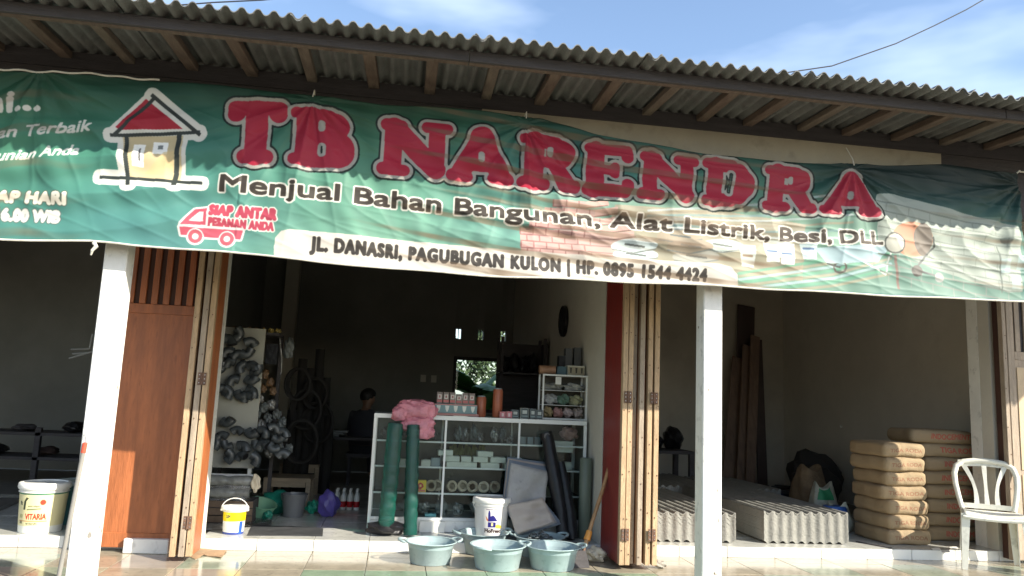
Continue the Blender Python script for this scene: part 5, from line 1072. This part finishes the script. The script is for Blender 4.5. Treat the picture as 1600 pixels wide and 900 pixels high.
# ------------------------------------------------------------------ right shop: roofing sheets, cement, boards, sacks
def sheet_stack(label, x, y, nw, length, h, rz=0., z=FL):
    """a pile of nested corrugated sheets: the front edges are fluted to shade in vertical bands, the topmost sheet is its own part"""
    t = thing('roofing_sheet_stack', label, 'roofing sheets', (x, y, z), rz); W_ = nw*PER*1.0; per = W_/nw; am = .0105; n = nw*12
    g = G(); lay = int(h/.0125)
    for k in range(lay):
        z0 = k*h/lay+am+.001; z1 = z0+h/lay-.0004; ox = random.uniform(-.0015, .0015); oy = random.uniform(-.0015, .0015)+(.003 if k % 9 == 4 else 0)
        vs = []; fs = []
        for i in range(n+1):
            xx = i/n*W_; c = am*cw(i/12); fy = oy-.0065*math.cos(2*PI*i/12)
            vs += [(xx+ox, fy, z0+c), (xx+ox, fy, z1+c), (xx+ox, length+oy, z0+c), (xx+ox, length+oy, z1+c)]
        for i in range(n):
            a, b = 4*i, 4*i+4; fs += [(a, b, b+1, a+1), (a+2, a+3, b+3, b+2)]
            if k == 0: fs.append((a, a+2, b+2, b))
            if k == lay-1: fs.append((a+1, b+1, b+3, a+3))
        fs += [(0, 1, 3, 2), (4*n, 4*n+2, 4*n+3, 4*n+1)]; g.add(vs, fs)
    g.build('sheet_pile', m_asb2, t, kind='stuff', recalc=False)
    g = G(); f = lambda u, v, o: (u*W_, v*length-.004, am*cw(u*nw)+h+am+o)
    g.grid(lambda u, v: f(u, v, .006), n, 2); g.grid(lambda u, v: f(u, v, .0005), n, 2, flip=True)
    vs = []; 
    for i in range(n+1): vs += [f(i/n, 0, .006), f(i/n, 0, .0005)]
    g.add(vs, [(2*i, 2*i+1, 2*i+3, 2*i+2) for i in range(n)])
    g.build('corrugated_sheet', m_asb2, t, smooth=True, auto=60, recalc=False)
    return t
sheet_stack('left stack of corrugated cement sheets, partly behind the door bundle and the column', 1.985, .145, 10, 1.75, .215, 0)
sheet_stack('right stack of corrugated cement sheets, in front of the sacks', 3.075, .165, 9, 1.8, .235, 0)
sheet_stack('rear stack of corrugated cement sheets behind the left one', 2.62, 2.02, 10, 1.4, .225, 0)
sheet_stack('rear stack of corrugated cement sheets behind the right one', 3.55, 2.02, 8, 1.2, .215, rad(2))

def bag_mesh(seed, img_m, sx=.42, sy=.52, sz=.121, r_=.036):
    r = random.Random(seed); n = 18; vs = []; fs = []; uv = []; idx = {}
    def P(p):
        q = Vector(p); h = Vector((sx/2, sy/2, sz/2)); a = Vector([q[i]*h[i] for i in range(3)]); inn = Vector([max(-(h[i]-r_), min(h[i]-r_, a[i])) for i in range(3)])
        d = a-inn; o = inn+(d.normalized()*r_ if d.length > 1e-6 else d)
        e = max(abs(q.x), abs(q.y)); o.z += (.008*math.cos(q.x*PI*.5)*math.cos(q.y*PI*.5))*(1 if q.z > 0 else 0)
        o += Vector((math.sin(o.y*31+seed)*.003+math.sin(o.z*70+seed*2)*.003, math.sin(o.x*27+seed*3)*.004+math.sin(o.z*60+o.x*20)*.0025+(.006*(1-abs(math.sin(o.x*15+seed)))**5)*(1 if q.y < 0 else -1), math.sin(o.x*19+o.y*23+seed)*.003))
        return o
    faces = [((0, 1, 2), 1), ((0, 1, 2), -1), ((1, 2, 0), 1), ((1, 2, 0), -1), ((2, 0, 1), 1), ((2, 0, 1), -1)]
    g = G()
    for (a, b, c), s in faces:
        na, nb = (n, n) if c == 2 else (n, 6) if b == 2 else (6, n) if a == 2 else (n, n)
        def fn(u, v, a=a, b=b, c=c, s=s):
            p = [0, 0, 0]; p[a] = 2*u-1; p[b] = 2*v-1; p[c] = s; return tuple(P(p))
        if c == 1 and s == -1:      # front: a = z, b = x
            g.grid(fn, na, nb, lambda u, v: (v, u), flip=(s < 0))
        else: g.grid(fn, na, nb, lambda u, v: (.001, .001), flip=(s < 0))
    me = g.mesh('body', img_m, smooth=True, recalc=False)
    bm = bmesh.new(); bm.from_mesh(me); bmesh.ops.remove_doubles(bm, verts=bm.verts, dist=.0004); bmesh.ops.recalc_face_normals(bm, faces=bm.faces); bm.to_mesh(me); bm.free()
    me.polygons.foreach_set('use_smooth', [True]*len(me.polygons)); return me
K = (150, 130, 101)
iA = label_img(420, 120, K, [('t', 'TIGA RODA', .14, .62, .90, .26, (136, 98, 74), 1.5)])
iB = label_img(620, 120, K, [('t', 'INDOCEMENT', .30, .64, .92, .40, (172, 84, 68), 2.2)])
iC = label_img(620, 120, K, [('t', 'TIGA RODA', .30, .64, .90, .40, (172, 84, 68), 2.2)])
mA = print_mat('kraft_bag_small_lettering', iA, .8, bump=.7, bscale=25); mB = print_mat('kraft_bag_red_lettering', iB, .8, bump=.7, bscale=25); mC = print_mat('kraft_bag_red_words', iC, .8, bump=.7, bscale=25)
ordn = ['lowest', 'second from the bottom', 'third from the bottom', 'fourth from the bottom', 'fifth from the bottom', 'sixth from the bottom', 'topmost', 'topmost']
for k in range(7):
    t = thing('cement_bag', '%s brown cement bag of the left stack beside the sheets' % ordn[k].capitalize(), 'cement bag', (4.395+random.uniform(-.02, .02)-(.03 if k > 4 else 0)*(k-4)*.45, .44+random.uniform(-.012, .012), FL+.0615+k*.1215), rad(random.uniform(-4, 4)+(5 if k > 4 else 0)), 'cement bags stacked in the right shop')
    obj('body', bag_mesh(k+1, mA, .40+.02*(k % 3 == 0), .50), t)
for k in range(8):
    t = thing('cement_bag', '%s brown cement bag with red lettering in the right stack behind the chair' % (['lowest', 'second', 'third', 'fourth', 'fifth', 'sixth', 'seventh', 'topmost'][k]).capitalize(), 'cement bag', (5.045+random.uniform(-.015, .015)-(.10 if k == 7 else 0), .60+random.uniform(-.01, .01), FL+.0615+k*.1215), rad(random.uniform(-2.5, 2.5)), 'cement bags stacked in the right shop')
    obj('body', bag_mesh(k+21, mC if k == 6 else mB, .62, .40, r_=.045), t)
# long boards leaning in the far corner
m_ply = mat('leaning_plywood', (.19, .125, .09), .7, .25, 4, bump=.3, stretch=(6, 6, 1)); m_ply2 = mat('dark_plywood', (.07, .05, .045), .7, .25, 4)
def board(label, px0, px1, ptop, ybot, Yb, Yt, m, w):
    a = gy(px0, ybot, Yb); a.z = FL+.01; b = gy(px1, ptop, Yt); d = b-a; L_ = d.length
    t = thing('leaning_board', label, 'board', tuple(a)); z = d.normalized(); x = Vector((1, .25, 0)); x = (x-z*x.dot(z)).normalized(); y = z.cross(x)
    M = Matrix((x, y, z)).transposed(); G().box(tuple(M@Vector((0, 0, L_/2))), (w, .02, L_), M).build('panel', m, t, bevel=.002)
board('widest reddish board leaning in the corner of the right shop', 1140, 1156, 560, 748, 3.9, 4.28, m_ply, .26)
board('middle reddish board leaning in the corner of the right shop', 1158, 1168, 540, 750, 3.8, 4.22, m_ply, .16)
board('right reddish board leaning in the corner of the right shop', 1172, 1180, 525, 752, 3.75, 4.18, m_ply, .15)
board('tall dark board behind the reddish boards', 1160, 1166, 478, 745, 4.2, 4.40, m_ply2, .30)
board('short dark board leaning right of the reddish boards', 1192, 1183, 530, 748, 4.0, 4.3, m_ply2, .16)
# dark goods at the left rear of the right shop
t = thing('dark_table', 'dark low table at the rear left of the right shop', 'table', (2.6, 3.2, FL)); G().bb((0, 0, .5), (1.1, .6, .54)).build('top', m_dark, t)
for x in (0, 1.04):
    for y in (.0, .54): G().bb((x, y, 0), (x+.06, y+.06, .499)).build('leg', m_dark, t)
for k in range(4): packet('black bundle, %s from the left on the dark rear table' % ORD[k], 2.75+.26*k, 3.5, FL+.542, (.13, .16, .09+.05*(k % 2)), m_black, 170+k, 'black bundles on the dark rear table', 'black_bundle', 'bundle', raw=True)
for k, (x, y, w) in enumerate(((1180, 762, .3), (1225, 770, .22), (1150, 772, .26), (1248, 776, .2))):
    p = gz(x, y, FL); G().bb((-w/2, -.12, 0), (w/2, .12, .05+.03*(k % 2))).box((0, 0, .06+.03*(k % 2)), (w*.6, .2, .015)).build('paper_bundle', [m_greyp, m_dgrey][k % 2], None, loc=tuple(p+Vector((0, 0, .002))), rz=k*.5, label=['widest grey paper bundle on the floor below the leaning boards', 'dark flat bundle on the floor right of the boards', 'grey bundle on the floor just beside the right column', 'small dark bundle on the floor near the brown sack'][k], cat='bundle')
m_blue = mat('blue_tarp', (.03, .06, .14), .5, .3, 6, bump=.6)
packet('dark blue tarpaulin lying behind the sheet stacks', *gz(1205, 782, FL), (.34, .2, .07), m_blue, 180, name='blue_tarp', cat='tarpaulin', raw=True)
# sacks
m_sackb = mat('brown_sack', (.17, .12, .07), .8, .3, 8, bump=.8); m_sackw = mat('white_sack', (.42, .44, .38), .6, .25, 7, bump=.7); m_blk = mat('sooty_cloth', (.025, .022, .02), .85, .3, 6)
def sack(label, c, w, d, h, m, seed, name='sack', open_top=True, patch=None):
    t = thing(name, label, 'sack', tuple(c)); n = 30; pr = []
    g = G(); rows = 12
    def f(u, v):
        a = 2*PI*u; r = 1+.10*math.sin(a*3+seed)+.06*math.sin(a*7+v*9+seed); sh_ = (.86+.28*math.sin(min(1, v*1.15)*PI)**.8)*(1-.28*v*v)
        e = .8; cx, cy = math.cos(a), math.sin(a); return (math.copysign(abs(cx)**e, cx)*w/2*r*sh_, math.copysign(abs(cy)**e, cy)*d/2*r*sh_, h*v+(.03*math.sin(a*2+seed) if v > .8 else 0)*1.2)
    g.grid(f, n, rows); g.grid(lambda u, v: tuple(Vector(f(u, 1))*(1-v)+Vector((0, 0, h*.80))*v if v < .99 else (0, 0, h*.78)), n, 4)
    g.build('body', m, t, smooth=True, auto=60)
    if patch: G().grid(lambda u, v: tuple(Vector(f(.62+.22*u, .62+.34*v))*1.0+Vector((0, -.006, 0))), 8, 6).build('printed_patch', patch, t, smooth=True)
    return t
sack('brown open sack standing behind the white and green one', (4.42, 1.80, FL+.001), .36, .28, .50, m_sackb, 1)
sack('white sack with a green print on its folded top', (4.30, 1.35, FL+.001), .26, .20, .37, m_sackw, 2, patch=mat('green_print', (.03, .26, .12), .5))
for k, (x, y, s, z) in enumerate(((4.10, 2.7, (.24, .22, .08), FL), (4.78, 2.3, (.28, .24, .24), FL), (5.05, 2.8, (.34, .28, .31), FL))):
    packet(['low black heap left behind the brown sack', 'black heap right behind the brown sack', 'tallest black heap at the rear behind the sacks'][k], x, y, z, s, m_blk, 190+k, name='black_heap', cat='heap', raw=True)
sack('blue and white sack between the sheets and the cement bags', (4.15, .86, FL+.001), .24, .2, .235, m_sackw, 3, patch=None)
bs = [o for o in COL.objects if o.get('label', '').startswith('blue and white sack')][0]
G().lathe([(.118, .0), (.124, .08), (.116, .2), (.10, .225)], 20, sx=1.0, sy=.82, c=(-.028, -.014, .004)).build('blue_band', mat('blue_sack_print', (.03, .10, .36), .5, .1, 6, bump=.4), bs, smooth=True)
G().lathe([(.012, 0), (.02, .004), (.02, .03), (.012, .034)], 12).build('switch_plate', m_wall, None, loc=(5.548, 3.0, 1.0), rz=0, smooth=True, label='small round switch on the right wall of the right shop', cat='switch').rotation_euler = (0, -PI/2, 0)
for k in range(2): G().box((0, 0, 0), (.075, .012, .10)).box((0, -.007, 0), (.03, .004, .045)).build('wall_socket', m_wall, None, loc=(.38+.15*k, 4.992, 1.40), label=['left small white switch on the dark back wall', 'right small white switch on the dark back wall'][k], cat='switch')
# crumbs on the floor edge
for k, (x, y) in enumerate(((1455, 857), (1482, 855), (1470, 861))): scrap('paper_scrap', ['small white paper scrap before the cement bags', 'second white scrap right of the first', 'tiny scrap at the floor edge'][k], 'paper', [(x, y), (x+12, y-1), (x+15, y+2), (x+3, y+3)], FL+.002, m_white, .001, .002)
G().box((0, 0, .004), (.30, .03, .006)).build('timber_offcut', m_dark, None, loc=tuple(gz(1365, 852, FL)+Vector((0, 0, .001))), rz=rad(-62), label='thin dark strip of timber lying between the sheets and the bags', cat='timber')

# ------------------------------------------------------------------ white plastic chair on the porch
m_ch = mat('weathered_white_plastic', (.72, .71, .62), .42, .08, 4, spots=.3, bump=.1)
ch = thing('plastic_chair', 'white weathered plastic chair with a slatted back on the porch', 'chair', (4.80, -.28, .002), rad(-33))
def ribbon(pts, ws, up, th):
    """strip of varying width; up = direction across the strip's thickness"""
    g = G(); pts = [Vector(p) for p in pts]; n = len(pts); vs = []; fs = []
    ws = ws if isinstance(ws, (list, tuple)) else [ws]*n; up = Vector(up)
    for i, p in enumerate(pts):
        t_ = (pts[min(i+1, n-1)]-pts[max(i-1, 0)]).normalized(); wv = t_.cross(up).normalized(); nn = wv.cross(t_)
        for a, b in ((-1, -1), (1, -1), (1, 1), (-1, 1)): vs.append(p+wv*ws[i]/2*a+nn*th/2*b)
    for i in range(n-1):
        for k in range(4): k2 = (k+1) % 4; fs.append((4*i+k, 4*i+k2, 4*i+4+k2, 4*i+4+k))
    fs += [(3, 2, 1, 0), (4*n-4, 4*n-3, 4*n-2, 4*n-1)]; g.add(vs, fs); return g
SHt = .425
def seatf(u, v):
    x = (u-.5); y = v; w = .43-.05*v; return (x*w, -.21+y*.42, SHt+.012*math.cos((v-.3)*PI)-.018*math.cos(x*PI)*math.sin(min(1, v+.2)*PI)-(.02 if v < .04 else 0)*1)
g = G(); g.grid(seatf, 16, 16); so = g.build('seat', m_ch, ch, smooth=True, auto=70); q = so.modifiers.new('thickness', 'SOLIDIFY'); q.thickness = .006; q.offset = -1
rim = [seatf(u, 0) for u in [k/10 for k in range(11)]]+[seatf(1, v) for v in [k/10 for k in range(1, 11)]]+[seatf(u, 1) for u in [1-k/10 for k in range(1, 11)]]+[seatf(0, v) for v in [1-k/10 for k in range(1, 10)]]
G().tube([Vector(p)+Vector((0, 0, -.014)) for p in rim], .013, 6, closed=True).build('seat_rim', m_ch, ch, smooth=True)
for s in (-1, 1):
    for fr_, (tx, ty, bx, by) in ((1, (.200, -.195, .225, -.235)), (0, (.165, .195, .195, .265))):
        P = [(s*(tx+(bx-tx)*k/6), ty+(by-ty)*k/6, (SHt-.005)*(1-k/6)) for k in range(7)]; ws = [.062-.004*k for k in range(7)]
        lg = ribbon(P, ws, (0, 1, 0), .007); lg2 = ribbon([(p[0]+s*(w/2-.002), p[1]+(.022 if fr_ else -.022), p[2]) for p, w in zip(P, ws)], [.048-.004*k for k in range(7)], (1, 0, 0), .007)
        lg.v += lg2.v; o0 = len(lg.v)-len(lg2.v); lg.f += [tuple(i+o0 for i in f) for f in lg2.f]; lg.uv += lg2.uv; lg.build('leg', m_ch, ch)
def bk(x, z):   # back surface: leaning and gently curved
    t_ = (z-SHt)/.385; return (x, .20+.115*t_+.02*t_*t_-.16*x*x*2, z)
hoop = [(-.185, SHt-.0), (-.205, .52), (-.222, .62), (-.225, .70), (-.205, .765), (-.15, .80), (-.07, .812), (0, .815), (.07, .812), (.15, .80), (.205, .765), (.225, .70), (.222, .62), (.205, .52), (.185, SHt)]
hp_ = []
for (x0, z0), (x1, z1) in zip(hoop[:-1], hoop[1:]):
    for k in range(3): hp_.append(bk(x0+(x1-x0)*k/3, z0+(z1-z0)*k/3))
hp_.append(bk(*hoop[-1])); G().tube(hp_, [.019+.006*abs(math.sin(i/len(hp_)*PI)) for i in range(len(hp_))], 8).build('back_frame', m_ch, ch, smooth=True)
top_ = ribbon([bk(x, .785+.012*math.cos(x*8)) for x in [-.19+.38*k/12 for k in range(13)]], .055, (0, 1, .0), .010); top_.build('top_rail', m_ch, ch, smooth=True, auto=40)
for s, (xa, xb, cv) in enumerate(((-.15, -.075, .028), (0, 0, 0), (.15, .075, -.028))):
    P = [bk(xa+(xb-xa)*k/10+cv*math.sin(PI*k/10), .775-(.775-.455)*k/10) for k in range(11)]
    ribbon(P, [.030+.006*math.cos(2*PI*k/10) for k in range(11)], (0, 1, 0), .010).build('slat', m_ch, ch, smooth=True, auto=40)
ribbon([bk(x, .450) for x in [-.185+.37*k/10 for k in range(11)]], .04, (0, 1, 0), .009).build('bottom_rail', m_ch, ch, smooth=True, auto=40)
